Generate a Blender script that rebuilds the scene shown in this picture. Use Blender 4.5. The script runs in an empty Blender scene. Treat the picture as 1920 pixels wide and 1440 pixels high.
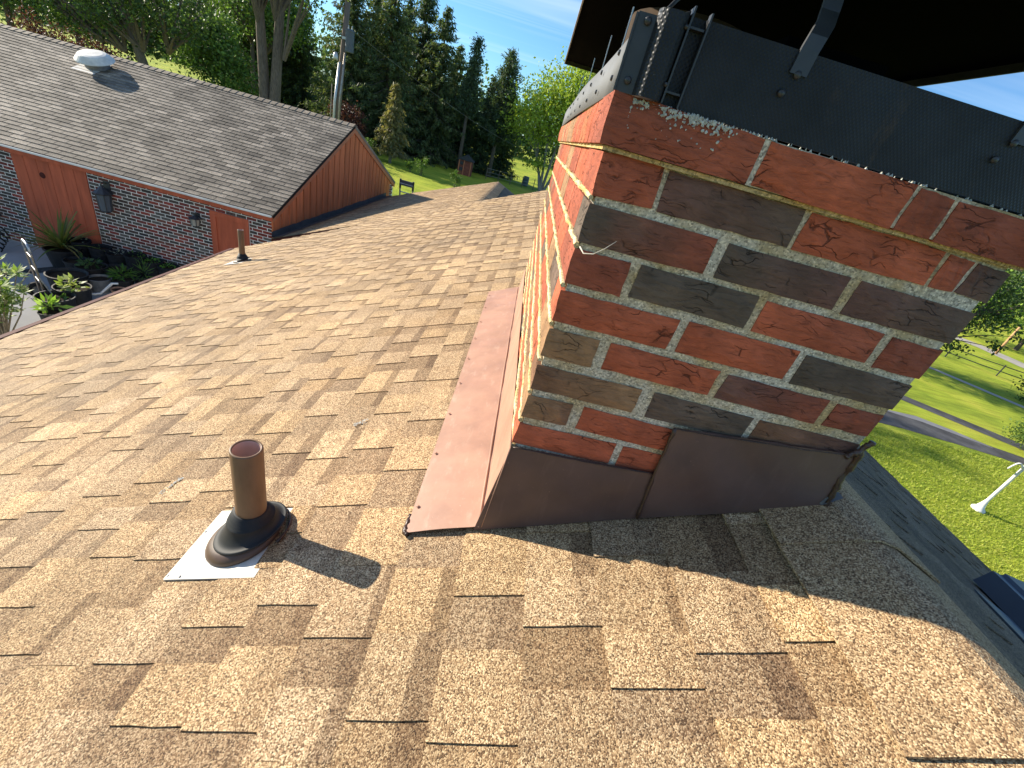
import bpy, math, random
import numpy as np
from mathutils import Vector, Matrix
S = bpy.context.scene
col = S.collection
R = math.radians

# ------------------------------------------------------------------ camera
cam_d = bpy.data.cameras.new("camera")
cam_d.sensor_width = 36.0
cam_d.lens = 15.044
cam_d.clip_start = 0.02
cam_d.clip_end = 2000
cam = bpy.data.objects.new("camera", cam_d)
col.objects.link(cam)
def rodr(w):
    w = np.array(w); t = np.linalg.norm(w); k = w / t
    K = np.array([[0, -k[2], k[1]], [k[2], 0, -k[0]], [-k[1], k[0], 0]])
    return np.eye(3) + math.sin(t) * K + (1 - math.cos(t)) * K @ K
RC = rodr((2.083313, 0.212882, 0.220108))
CP = (-0.08362, -0.64163, -0.00757)
cam.matrix_world = Matrix((
    (RC[0][0], -RC[1][0], -RC[2][0], CP[0]),
    (RC[0][1], -RC[1][1], -RC[2][1], CP[1]),
    (RC[0][2], -RC[1][2], -RC[2][2], CP[2]),
    (0, 0, 0, 1)))
S.camera = cam

# ------------------------------------------------------------------ sun and sky
SUN_EL = R(22.3)
SUN_AZ = math.atan2(0.876, 0.349)          # towards -X, measured from +Y
sun_dir = Vector((-math.sin(SUN_AZ) * math.cos(SUN_EL), math.cos(SUN_AZ) * math.cos(SUN_EL), math.sin(SUN_EL)))
sl = bpy.data.lights.new("sun", 'SUN')
sl.energy = 5.0
sl.angle = R(0.53)
sl.color = (1.0, 0.90, 0.74)
so = bpy.data.objects.new("sun", sl)
so.rotation_euler = sun_dir.to_track_quat('Z', 'Y').to_euler()
so.location = (-20, 10, 12)
col.objects.link(so)

W = bpy.data.worlds.new("World")
S.world = W
W.use_nodes = True
wn = W.node_tree.nodes; wl = W.node_tree.links
wn.clear()
wo = wn.new('ShaderNodeOutputWorld'); bg = wn.new('ShaderNodeBackground')
sky = wn.new('ShaderNodeTexSky')
sky.sky_type = 'NISHITA'; sky.sun_disc = False
sky.sun_elevation = SUN_EL
sky.sun_rotation = -SUN_AZ
sky.air_density = 1.0; sky.dust_density = 0.25; sky.ozone_density = 3.0
bg.inputs['Strength'].default_value = 0.088
# thin cirrus streaks laid on a high flat layer
tc = wn.new('ShaderNodeTexCoord'); sp = wn.new('ShaderNodeSeparateXYZ')
wl.new(tc.outputs['Generated'], sp.inputs[0])
zm = wn.new('ShaderNodeMath'); zm.operation = 'MAXIMUM'; zm.inputs[1].default_value = 0.03
wl.new(sp.outputs['Z'], zm.inputs[0])
dx = wn.new('ShaderNodeMath'); dx.operation = 'DIVIDE'; wl.new(sp.outputs['X'], dx.inputs[0]); wl.new(zm.outputs[0], dx.inputs[1])
dy = wn.new('ShaderNodeMath'); dy.operation = 'DIVIDE'; wl.new(sp.outputs['Y'], dy.inputs[0]); wl.new(zm.outputs[0], dy.inputs[1])
cb = wn.new('ShaderNodeCombineXYZ'); wl.new(dx.outputs[0], cb.inputs[0]); wl.new(dy.outputs[0], cb.inputs[1])
mp = wn.new('ShaderNodeMapping'); mp.inputs['Rotation'].default_value = (0, 0, R(24)); mp.inputs['Scale'].default_value = (0.10, 0.75, 1)
wl.new(cb.outputs[0], mp.inputs[0])
cn = wn.new('ShaderNodeTexNoise'); cn.inputs['Scale'].default_value = 1.1; cn.inputs['Detail'].default_value = 4; cn.inputs['Roughness'].default_value = 0.55; cn.inputs['Distortion'].default_value = 0.6
wl.new(mp.outputs[0], cn.inputs['Vector'])
cr = wn.new('ShaderNodeValToRGB'); cr.color_ramp.elements[0].position = 0.50; cr.color_ramp.elements[1].position = 0.80
cr.color_ramp.elements[0].color = (0, 0, 0, 1); cr.color_ramp.elements[1].color = (0.8, 0.8, 0.8, 1)
wl.new(cn.outputs[0], cr.inputs[0])
fz = wn.new('ShaderNodeMapRange'); fz.inputs[1].default_value = 0.06; fz.inputs[2].default_value = 0.30
wl.new(sp.outputs['Z'], fz.inputs[0])
fm = wn.new('ShaderNodeMath'); fm.operation = 'MULTIPLY'; wl.new(cr.outputs[0], fm.inputs[0]); wl.new(fz.outputs[0], fm.inputs[1])
mx = wn.new('ShaderNodeMixRGB'); mx.inputs['Color2'].default_value = (7.6, 8.2, 8.8, 1)
tn = wn.new('ShaderNodeMixRGB'); tn.blend_type = 'MULTIPLY'; tn.inputs['Fac'].default_value = 1.0; tn.inputs['Color2'].default_value = (0.62, 0.91, 1.14, 1)
wl.new(sky.outputs[0], tn.inputs['Color1'])
wl.new(fm.outputs[0], mx.inputs['Fac']); wl.new(tn.outputs[0], mx.inputs['Color1'])
wl.new(mx.outputs[0], bg.inputs['Color']); wl.new(bg.outputs[0], wo.inputs[0])

S.view_settings.view_transform = 'Standard'
S.view_settings.look = 'None'
S.view_settings.exposure = 1.0
S.view_settings.gamma = 1.0
S.view_settings.use_curve_mapping = False

# ------------------------------------------------------------------ helpers
def tag(o, label=None, cat=None, group=None, kind=None):
    if label: o["label"] = label
    if cat: o["category"] = cat
    if group: o["group"] = group
    if kind: o["kind"] = kind
    return o

def empty(name, loc=(0, 0, 0), label=None, cat=None, group=None):
    o = bpy.data.objects.new(name, None)
    o.empty_display_size = 0.2
    col.objects.link(o)
    o.location = loc
    tag(o, label, cat, group)
    return o

class MB:
    """collects geometry in world coordinates; build() links it as one mesh object"""
    def __init__(s): s.v = []; s.f = []; s.c = []
    def add(s, vs, fs, c=(1, 1, 1)):
        n = len(s.v)
        s.v += [tuple(p) for p in vs]
        s.f += [tuple(i + n for i in q) for q in fs]
        if len(c) == len(vs) and isinstance(c[0], (tuple, list)): s.c += list(c)
        else: s.c += [tuple(c[:3])] * len(vs)
        return s
    def box(s, x0, x1, y0, y1, z0, z1, c=(1, 1, 1)):
        return s.add([(x0, y0, z0), (x1, y0, z0), (x1, y1, z0), (x0, y1, z0), (x0, y0, z1), (x1, y0, z1), (x1, y1, z1), (x0, y1, z1)],
                     [(0, 3, 2, 1), (4, 5, 6, 7), (0, 1, 5, 4), (1, 2, 6, 5), (2, 3, 7, 6), (3, 0, 4, 7)], c)
    def hexa(s, p, c=(1, 1, 1)):
        return s.add(p, [(0, 3, 2, 1), (4, 5, 6, 7), (0, 1, 5, 4), (1, 2, 6, 5), (2, 3, 7, 6), (3, 0, 4, 7)], c)
    def prism(s, poly, off, c=(1, 1, 1)):
        n = len(poly); off = Vector(off)
        a = [Vector(p) for p in poly]; b = [p + off for p in a]
        fs = [tuple(range(n))[::-1], tuple(range(n, 2 * n))] + [(i, (i + 1) % n, n + (i + 1) % n, n + i) for i in range(n)]
        return s.add(a + b, fs, c)
    def tube(s, pts, rad, n=8, c=(1, 1, 1), cap=True):
        pts = [Vector(p) for p in pts]
        if not isinstance(rad, (list, tuple)): rad = [rad] * len(pts)
        vs = []; fs = []
        ref = None
        for i, p in enumerate(pts):
            d = (pts[min(i + 1, len(pts) - 1)] - pts[max(i - 1, 0)]).normalized()
            if ref is None or abs(ref.dot(d)) > 0.95:
                ref = Vector((1, 0, 0)) if abs(d.x) < 0.8 else Vector((0, 1, 0))
            u = (ref - d * ref.dot(d)).normalized(); w = d.cross(u); ref = u
            for k in range(n):
                a = 2 * math.pi * k / n
                vs.append(p + (u * math.cos(a) + w * math.sin(a)) * rad[i])
        for i in range(len(pts) - 1):
            for k in range(n):
                k2 = (k + 1) % n
                fs.append((i * n + k, i * n + k2, (i + 1) * n + k2, (i + 1) * n + k))
        if cap:
            fs.append(tuple(range(n))[::-1]); fs.append(tuple((len(pts) - 1) * n + k for k in range(n)))
        return s.add(vs, fs, c)
    def lathe(s, prof, o=(0, 0, 0), n=24, c=(1, 1, 1), axis=None):
        """prof: list of (radius, height) spun round axis through o"""
        o = Vector(o); ax = Vector(axis or (0, 0, 1)).normalized()
        u = ax.orthogonal().normalized(); w = ax.cross(u)
        vs = []; fs = []
        for r, h in prof:
            for k in range(n):
                a = 2 * math.pi * k / n
                vs.append(o + ax * h + (u * math.cos(a) + w * math.sin(a)) * r)
        for i in range(len(prof) - 1):
            for k in range(n):
                k2 = (k + 1) % n
                fs.append((i * n + k, i * n + k2, (i + 1) * n + k2, (i + 1) * n + k))
        return s.add(vs, fs, c)
    def build(s, name, mat, parent=None, smooth=False, kind=None, label=None, loc=None):
        me = bpy.data.meshes.new(name)
        v = s.v
        if loc is not None: v = [(p[0] - loc[0], p[1] - loc[1], p[2] - loc[2]) for p in v]
        me.from_pydata(v, [], s.f)
        ca = me.color_attributes.new('tone', 'FLOAT_COLOR', 'POINT')
        arr = np.ones((len(s.c), 4), np.float32); arr[:, :3] = np.array(s.c, np.float32).reshape(-1, 3)
        ca.data.foreach_set('color', arr.ravel())
        if smooth: me.polygons.foreach_set('use_smooth', [True] * len(me.polygons))
        me.materials.append(mat)
        me.update()
        o = bpy.data.objects.new(name, me)
        col.objects.link(o)
        if loc is not None: o.location = loc
        if parent is not None:
            o.parent = parent
            o.matrix_parent_inverse = parent_inv(parent)
        tag(o, label, None, None, kind)
        return o

def parent_inv(p):
    m = Matrix.Translation(p.location)
    if p.parent is not None: m = Matrix.Translation(p.parent.location) @ p.matrix_parent_inverse @ m
    return m.inverted()

def np_mesh(name, V, quads, C, mat, parent=None, kind=None, smooth=False):
    """fast mesh from numpy: V (n,3), quads (m,4) or (m,3), C (n,3)"""
    me = bpy.data.meshes.new(name)
    k = quads.shape[1]
    me.vertices.add(len(V)); me.vertices.foreach_set('co', V.astype(np.float32).ravel())
    me.loops.add(quads.size); me.loops.foreach_set('vertex_index', quads.astype(np.int32).ravel())
    me.polygons.add(len(quads))
    me.polygons.foreach_set('loop_start', np.arange(0, quads.size, k, dtype=np.int32))
    me.polygons.foreach_set('loop_total', np.full(len(quads), k, np.int32))
    me.update(calc_edges=True)
    ca = me.color_attributes.new('tone', 'FLOAT_COLOR', 'POINT')
    arr = np.ones((len(V), 4), np.float32); arr[:, :3] = C
    ca.data.foreach_set('color', arr.ravel())
    me.materials.append(mat)
    o = bpy.data.objects.new(name, me); col.objects.link(o)
    if parent is not None:
        o.parent = parent; o.matrix_parent_inverse = parent_inv(parent)
    if kind: o["kind"] = kind
    return o

# ------------------------------------------------------------------ materials
def base_mat(name, rough=0.6, spec=0.3, metal=0.0):
    m = bpy.data.materials.new(name); m.use_nodes = True
    nt = m.node_tree; b = nt.nodes['Principled BSDF']
    b.inputs['Roughness'].default_value = rough
    b.inputs['Specular IOR Level'].default_value = spec
    b.inputs['Metallic'].default_value = metal
    return m, nt, b

def nd(nt, t, **kw):
    n = nt.nodes.new(t)
    for k, v in kw.items(): setattr(n, k, v)
    return n

def objcoord(nt, scale=None, rot=None):
    t = nd(nt, 'ShaderNodeTexCoord')
    if scale is None: return t.outputs['Object']
    mpp = nd(nt, 'ShaderNodeMapping')
    mpp.inputs['Scale'].default_value = scale
    if rot: mpp.inputs['Rotation'].default_value = rot
    nt.links.new(t.outputs['Object'], mpp.inputs[0])
    return mpp.outputs[0]

def noise(nt, scale, detail=4, rough=0.55, vec=None, dist=0):
    n = nd(nt, 'ShaderNodeTexNoise')
    n.inputs['Scale'].default_value = scale; n.inputs['Detail'].default_value = detail
    n.inputs['Roughness'].default_value = rough; n.inputs['Distortion'].default_value = dist
    nt.links.new(vec if vec is not None else objcoord(nt), n.inputs['Vector'])
    return n.outputs[0]

def ramp(nt, fac, stops, interp='LINEAR'):
    r = nd(nt, 'ShaderNodeValToRGB'); e = r.color_ramp
    e.interpolation = interp
    while len(e.elements) < len(stops): e.elements.new(0.5)
    for el, (p, c) in zip(e.elements, stops):
        el.position = p; el.color = (c[0], c[1], c[2], 1) if isinstance(c, (tuple, list)) else (c, c, c, 1)
    nt.links.new(fac, r.inputs[0])
    return r.outputs[0]

def mix(nt, a, b, fac=1.0, mode='MULTIPLY'):
    m = nd(nt, 'ShaderNodeMixRGB', blend_type=mode)
    for s, i in ((a, 'Color1'), (b, 'Color2'), (fac, 'Fac')):
        if isinstance(s, (int, float)): m.inputs[i].default_value = s if i == 'Fac' else (s, s, s, 1)
        elif isinstance(s, tuple): m.inputs[i].default_value = (*s[:3], 1)
        else: nt.links.new(s, m.inputs[i])
    return m.outputs[0]

def tone(nt):
    a = nd(nt, 'ShaderNodeAttribute'); a.attribute_name = 'tone'
    return a.outputs['Color']

def bump(nt, b, h, strength=0.5, dist=0.01):
    n = nd(nt, 'ShaderNodeBump'); n.inputs['Strength'].default_value = strength; n.inputs['Distance'].default_value = dist
    nt.links.new(h, n.inputs['Height']); nt.links.new(n.outputs[0], b.inputs['Normal'])

def simple(name, c, rough=0.6, spec=0.3, metal=0.0, nscale=6.0, namt=0.35, bscale=None, bstr=0.3, bdist=0.004, vec=None, detail=5):
    m, nt, b = base_mat(name, rough, spec, metal)
    v = objcoord(nt, vec) if vec else objcoord(nt)
    f = noise(nt, nscale, detail, 0.6, v)
    g = ramp(nt, f, [(0.25, 1 - namt), (0.75, 1 + namt)])
    cc = mix(nt, mix(nt, tone(nt), tuple(c)), g)
    nt.links.new(cc, b.inputs['Base Color'])
    if bscale: bump(nt, b, noise(nt, bscale, 5, 0.6, v), bstr, bdist)
    return m

def granule_mat(name, stops, cell=0.0023, rough=0.82, spec=0.28, weather=0.25, bstr=0.7):
    m, nt, b = base_mat(name, rough, spec)
    oc = objcoord(nt)
    vo = nd(nt, 'ShaderNodeTexVoronoi'); vo.inputs['Scale'].default_value = 1.0 / cell
    nt.links.new(oc, vo.inputs['Vector'])
    sep = nd(nt, 'ShaderNodeSeparateColor'); nt.links.new(vo.outputs['Color'], sep.inputs[0])
    g = ramp(nt, sep.outputs[0], stops)
    w = ramp(nt, noise(nt, 1.3, 4, 0.65, oc), [(0.3, 1 - weather), (0.7, 1 + weather)])
    w2 = ramp(nt, noise(nt, 60, 1, 0.6, oc), [(0.3, 0.86), (0.7, 1.12)])
    cc = mix(nt, mix(nt, mix(nt, g, w), w2), tone(nt))
    nt.links.new(cc, b.inputs['Base Color'])
    ad = nd(nt, 'ShaderNodeMath', operation='MULTIPLY_ADD')
    nt.links.new(sep.outputs[1], ad.inputs[0]); ad.inputs[1].default_value = 0.8
    inv = nd(nt, 'ShaderNodeMath', operation='SUBTRACT'); inv.inputs[0].default_value = 1.0
    nt.links.new(vo.outputs['Distance'], inv.inputs[1]); nt.links.new(inv.outputs[0], ad.inputs[2])
    bump(nt, b, ad.outputs[0], bstr, 0.0012)
    return m

def brick_mat(name, vscale=(9, 9, 40), edge_w=0.035, crackdark=0.28, lum=1.0):
    m, nt, b = base_mat(name, 0.82, 0.25)
    oc = objcoord(nt)
    # bark like wire-cut face: wandering dark cracks that run along the brick
    nz = nd(nt, 'ShaderNodeTexNoise'); nz.inputs['Scale'].default_value = 22; nz.inputs['Detail'].default_value = 4
    nt.links.new(oc, nz.inputs['Vector'])
    vm = nd(nt, 'ShaderNodeVectorMath', operation='MULTIPLY_ADD'); vm.inputs[1].default_value = (0.05, 0.05, 0.05)
    nt.links.new(nz.outputs['Color'], vm.inputs[0]); nt.links.new(oc, vm.inputs[2])
    mpp = nd(nt, 'ShaderNodeMapping'); mpp.inputs['Scale'].default_value = vscale; mpp.inputs['Rotation'].default_value = (0, R(12), 0)
    nt.links.new(vm.outputs[0], mpp.inputs[0])
    vo = nd(nt, 'ShaderNodeTexVoronoi', feature='DISTANCE_TO_EDGE'); vo.inputs['Scale'].default_value = 1.6
    nt.links.new(mpp.outputs[0], vo.inputs['Vector'])
    crack = ramp(nt, vo.outputs['Distance'], [(0.0, 0.0), (edge_w * .35, 0.25), (edge_w, 1.0)])
    gate = ramp(nt, noise(nt, 17, 3, 0.6, oc), [(0.50, 0.0), (0.60, 1.0)])
    crack = mix(nt, 1.0, crack, gate, 'MIX')
    fine = noise(nt, 1.0, 5, 0.70, objcoord(nt, (34, 34, 125), (0, R(7), 0)), 1.1)
    shade = ramp(nt, fine, [(0.28, 0.50), (0.44, 0.92), (0.58, 1.04), (0.78, 1.32)])
    blot = ramp(nt, noise(nt, 11, 4, 0.6, oc), [(0.3, 0.7), (0.7, 1.22)])
    c = mix(nt, mix(nt, tone(nt), shade), blot)
    c = mix(nt, c, ramp(nt, crack, [(0.0, crackdark), (1.0, 1.0)]))
    if lum != 1.0: c = mix(nt, c, lum)
    nt.links.new(c, b.inputs['Base Color'])
    h = mix(nt, mix(nt, crack, 0.5), fine, 0.9, 'ADD')
    bump(nt, b, h, 0.9, 0.0045)
    return m

def leaf_mat(name, trans=0.35, rough=0.55):
    m = bpy.data.materials.new(name); m.use_nodes = True
    nt = m.node_tree; b = nt.nodes['Principled BSDF']
    b.inputs['Roughness'].default_value = rough; b.inputs['Specular IOR Level'].default_value = 0.25
    t = tone(nt)
    nt.links.new(t, b.inputs['Base Color'])
    tr = nd(nt, 'ShaderNodeBsdfTranslucent')
    nt.links.new(mix(nt, t, (1.25, 1.3, 0.6)), tr.inputs['Color'])
    ms = nd(nt, 'ShaderNodeMixShader'); ms.inputs[0].default_value = trans
    nt.links.new(b.outputs[0], ms.inputs[1]); nt.links.new(tr.outputs[0], ms.inputs[2])
    nt.links.new(ms.outputs[0], nt.nodes['Material Output'].inputs[0])
    return m

M = {}
M['tan_shingle'] = granule_mat('tan_granules', [(0.0, (0.075, 0.045, 0.024)), (0.20, (0.175, 0.104, 0.052)), (0.42, (0.305, 0.190, 0.097)), (0.68, (0.435, 0.298, 0.160)), (1.0, (0.66, 0.50, 0.30))], cell=0.0019)
M['shaded_shingle'] = granule_mat('weathered_shaded_granules', [(0.0, (0.025, 0.02, 0.015)), (0.5, (0.115, 0.086, 0.060)), (1.0, (0.23, 0.175, 0.12))], cell=0.0022)  # weathered granules, darkened to paint in the shade of the unlit slopes
M['grey_shingle'] = granule_mat('grey_granules', [(0.0, (0.07, 0.057, 0.045)), (0.5, (0.20, 0.165, 0.127)), (1.0, (0.39, 0.33, 0.255))], cell=0.006, weather=0.35, bstr=0.3)
M['deck'] = simple('underlay_felt', (0.03, 0.025, 0.02), 0.9, 0.1)
M['brick'] = brick_mat('bark_brick')
M['brick_far'] = simple('wall_brick', (1, 1, 1), 0.85, 0.2, nscale=14, namt=0.3)
# mortar: sandy, full of pale and dark grains
def mortar_mat(name, c, scale=380):
    m, nt, b = base_mat(name, 0.95, 0.15)
    oc = objcoord(nt)
    vo = nd(nt, 'ShaderNodeTexVoronoi'); vo.inputs['Scale'].default_value = scale; nt.links.new(oc, vo.inputs['Vector'])
    sep = nd(nt, 'ShaderNodeSeparateColor'); nt.links.new(vo.outputs['Color'], sep.inputs[0])
    g = ramp(nt, sep.outputs[0], [(0.0, 0.45), (0.3, 0.85), (0.8, 1.1), (1.0, 1.5)])
    st = ramp(nt, noise(nt, 9, 5, 0.6, oc), [(0.35, (0.8, 0.66, 0.42)), (0.6, (1, 1, 1))])
    nt.links.new(mix(nt, mix(nt, mix(nt, tuple(c), g), st), tone(nt)), b.inputs['Base Color'])
    bump(nt, b, mix(nt, noise(nt, 160, 5, 0.7, oc), sep.outputs[1], 0.4, 'MIX'), 0.9, 0.002)
    return m
M['mortar'] = mortar_mat('sandy_mortar', (0.54, 0.49, 0.39))
M['mortar_far'] = simple('pale_wall_mortar', (0.78, 0.75, 0.70), 0.9, 0.1, nscale=4, namt=0.25)
M['brown_metal'] = simple('brown_painted_flashing', (0.105, 0.062, 0.048), 0.42, 0.5, 0.0, nscale=7, namt=0.22, bscale=9, bstr=0.12, bdist=0.01)
M['pink_metal'] = simple('dusty_copper_brown_flashing', (0.36, 0.205, 0.135), 0.5, 0.5, 0.0, nscale=9, namt=0.18, bscale=11, bstr=0.25, bdist=0.01)
def worn_paint(name, c, scuff, rough):
    m, nt, b = base_mat(name, rough, 0.45)
    oc = objcoord(nt)
    cc = mix(nt, tuple(c), ramp(nt, noise(nt, 6, 5, 0.6, oc), [(0.3, 0.78), (0.7, 1.22)]))
    st = ramp(nt, noise(nt, 14, 5, 0.7, objcoord(nt, (3, 1, .5))), [(0.55, 0.0), (0.75, 0.45)])
    cc = mix(nt, cc, tuple(scuff), st, 'MIX')
    sp2 = ramp(nt, noise(nt, 150, 3, 0.6, oc), [(0.70, 0.0), (0.76, 0.55)])
    cc = mix(nt, cc, tuple(v * 1.5 for v in scuff), sp2, 'MIX')
    nt.links.new(cc, b.inputs['Base Color'])
    nt.links.new(ramp(nt, noise(nt, 11, 5, 0.6, oc), [(0.3, rough - .12), (0.7, rough + .2)]), b.inputs['Roughness'])
    bump(nt, b, noise(nt, 16, 3, 0.5, oc), 0.22, 0.006)
    return m
M['brown_metal'] = worn_paint('brown_painted_flashing', (0.100, 0.058, 0.046), (0.16, 0.10, 0.08), 0.45)
M['pink_metal'] = worn_paint('dusty_copper_brown_flashing', (0.36, 0.20, 0.135), (0.50, 0.36, 0.27), 0.5)
M['sealant'] = simple('brown_sealant', (0.05, 0.026, 0.017), 0.35, 0.5, nscale=50, namt=0.5, bscale=90, bstr=0.8, bdist=0.003)
M['grey_metal'] = simple('weathered_grey_metal', (0.20, 0.20, 0.20), 0.5, 0.5, 0.3, nscale=18, namt=0.3, bscale=25, bstr=0.2)
M['maroon'] = simple('maroon_drip_edge', (0.070, 0.018, 0.014), 0.75, 0.15, nscale=5, namt=0.25)
M['white_plate'] = simple('aluminium_base_plate', (0.58, 0.56, 0.50), 0.6, 0.35, 0.0, nscale=28, namt=0.22, bscale=30, bstr=0.15)
M['brown_pvc'] = simple('brown_painted_pipe', (0.165, 0.095, 0.050), 0.5, 0.4, nscale=30, namt=0.28, vec=(1, 1, .25), bscale=40, bstr=0.08)
M['pipe_inside'] = simple('pipe_interior', (0.48, 0.32, 0.27), 0.7, 0.2, nscale=9, namt=0.2)
M['rubber'] = simple('black_rubber', (0.018, 0.0185, 0.019), 0.62, 0.3, nscale=40, namt=0.2)
M['brown_plastic'] = simple('brown_boot_base', (0.085, 0.048, 0.030), 0.45, 0.45, nscale=25, namt=0.15)
M['lichen'] = simple('pale_lichen', (0.52, 0.54, 0.50), 0.95, 0.1, nscale=200, namt=0.3, bscale=400, bstr=0.8)

def emboss_mat():
    m, nt, b = base_mat('embossed_black_steel', 0.45, 0.22, 0.0)
    oc = objcoord(nt)
    hs = []
    for ang in (38, -38):
        mpp = nd(nt, 'ShaderNodeMapping'); mpp.inputs['Rotation'].default_value = (0, R(ang), 0)
        nt.links.new(oc, mpp.inputs[0])
        wv = nd(nt, 'ShaderNodeTexWave', wave_type='BANDS', bands_direction='X'); wv.inputs['Scale'].default_value = 80
        wv.inputs['Distortion'].default_value = 0.2
        nt.links.new(mpp.outputs[0], wv.inputs['Vector']); hs.append(wv.outputs['Fac'])
    h = mix(nt, hs[0], hs[1], 1.0, 'MULTIPLY')
    cc = mix(nt, (0.016, 0.018, 0.022), ramp(nt, noise(nt, 12, 5, 0.6, oc), [(0.3, 0.7), (0.7, 1.35)]))
    cc = mix(nt, cc, (0.060, 0.042, 0.030), ramp(nt, noise(nt, 26, 5, 0.7, objcoord(nt, (1, 1, .35))), [(0.60, 0.0), (0.75, 0.65)]), 'MIX')
    cc = mix(nt, cc, (0.25, 0.25, 0.24), ramp(nt, noise(nt, 420, 2, 0.5, oc), [(0.74, 0.0), (0.80, 0.5)]), 'MIX')
    nt.links.new(cc, b.inputs['Base Color'])
    nt.links.new(ramp(nt, noise(nt, 9, 4, 0.6, oc), [(0.3, 0.36), (0.7, 0.6)]), b.inputs['Roughness'])
    bump(nt, b, h, 0.55, 0.0008)
    return m
M['emboss'] = emboss_mat()
M['black_steel'] = simple('black_painted_steel', (0.028, 0.030, 0.034), 0.42, 0.5, nscale=30, namt=0.3, bscale=60, bstr=0.1)
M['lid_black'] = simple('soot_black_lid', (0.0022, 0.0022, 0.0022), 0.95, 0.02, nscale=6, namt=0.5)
M['side_steel'] = simple('grey_side_panel', (0.15, 0.155, 0.16), 0.75, 0.25, nscale=8, namt=0.15)
M['rust'] = simple('sooty_rust', (0.055, 0.035, 0.022), 0.9, 0.2, nscale=20, namt=0.6)
M['orange_wood'] = simple('orange_red_stained_boards', (0.62, 0.175, 0.064), 0.7, 0.25, nscale=3, namt=0.34, vec=(3, 3, 0.4))
M['orange_trim'] = simple('salmon_trim_board', (0.50, 0.18, 0.085), 0.65, 0.3, nscale=5, namt=0.15)
M['door_red'] = simple('red_painted_door', (0.42, 0.092, 0.042), 0.65, 0.3, nscale=3, namt=0.3, vec=(3, 3, 0.4))
M['white_trim'] = simple('white_drip_edge', (0.62, 0.60, 0.56), 0.6, 0.3, nscale=3, namt=0.25)
M['concrete'] = simple('patio_concrete', (0.31, 0.305, 0.30), 0.9, 0.2, nscale=1.5, namt=0.15, bscale=60, bstr=0.15)
M['tan_stone'] = simple('tan_footing', (0.34, 0.26, 0.19), 0.9, 0.2, nscale=9, namt=0.25)
M['gravel_dark'] = simple('dark_gravel', (0.06, 0.06, 0.062), 0.95, 0.1, nscale=40, namt=0.5, bscale=60, bstr=0.8, bdist=0.02)
M['pot_black'] = simple('black_plastic_pot', (0.018, 0.018, 0.020), 0.55, 0.4, nscale=12, namt=0.3)
M['fabric_black'] = simple('black_grow_bag', (0.020, 0.022, 0.025), 0.9, 0.15, nscale=18, namt=0.4, bscale=30, bstr=0.5, bdist=0.01)
M['soil'] = simple('potting_soil', (0.035, 0.024, 0.016), 0.95, 0.1, nscale=60, namt=0.5)
M['terracotta'] = simple('tan_clay_pot', (0.36, 0.22, 0.15), 0.85, 0.2, nscale=15, namt=0.15)
M['steel_tube'] = simple('worn_tube_steel', (0.30, 0.26, 0.22), 0.4, 0.5, 0.5, nscale=15, namt=0.4)
M['tyre'] = simple('black_tyre', (0.015, 0.015, 0.015), 0.85, 0.2)
M['galv'] = simple('galvanised_steel', (0.45, 0.46, 0.47), 0.4, 0.5, 0.6, nscale=10, namt=0.15)
M['transformer'] = simple('grey_transformer', (0.075, 0.088, 0.11), 0.5, 0.4, nscale=5, namt=0.15)
M['pole_wood'] = simple('weathered_pole', (0.17, 0.13, 0.10), 0.9, 0.15, nscale=6, namt=0.35, vec=(6, 6, 0.6))
M['bark'] = simple('grey_bark', (0.13, 0.105, 0.085), 0.95, 0.1, nscale=5, namt=0.5, vec=(5, 5, 1), bscale=9, bstr=0.7, bdist=0.05)
M['bark_pale'] = simple('pale_bark', (0.26, 0.235, 0.20), 0.95, 0.1, nscale=5, namt=0.4, vec=(5, 5, 1), bscale=9, bstr=0.7, bdist=0.05)
M['leaf'] = leaf_mat('foliage')
M['needle'] = leaf_mat('needles', 0.34, 0.6)
M['asphalt'] = simple('asphalt_drive', (0.080, 0.079, 0.08), 0.9, 0.2, nscale=1.6, namt=0.55, bscale=80, bstr=0.3)
M['asphalt_pale'] = simple('worn_pale_asphalt', (0.20, 0.20, 0.205), 0.9, 0.2, nscale=1.3, namt=0.25, bscale=80, bstr=0.3)
M['path'] = simple('pale_path', (0.42, 0.38, 0.33), 0.9, 0.2, nscale=2, namt=0.15)
M['white_paint'] = simple('white_paint', (0.70, 0.69, 0.66), 0.6, 0.3, nscale=9, namt=0.18)
M['glass_lantern'] = simple('lantern_glass', (0.30, 0.28, 0.24), 0.15, 0.6, nscale=8, namt=0.2)
M['tan_post'] = simple('new_timber_post', (0.45, 0.27, 0.13), 0.8, 0.2, nscale=6, namt=0.2)
M['barrel'] = simple('blue_grey_barrel', (0.10, 0.13, 0.15), 0.6, 0.3)
M['fiber_white'] = simple('white_vent_dome', (0.68, 0.64, 0.56), 0.6, 0.35, nscale=7, namt=0.25)
M['dark_flash'] = simple('dark_step_flashing', (0.085, 0.08, 0.078), 0.6, 0.4, nscale=6, namt=0.4)
M['stem'] = simple('dry_stem', (0.55, 0.50, 0.42), 0.8, 0.2)

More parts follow.
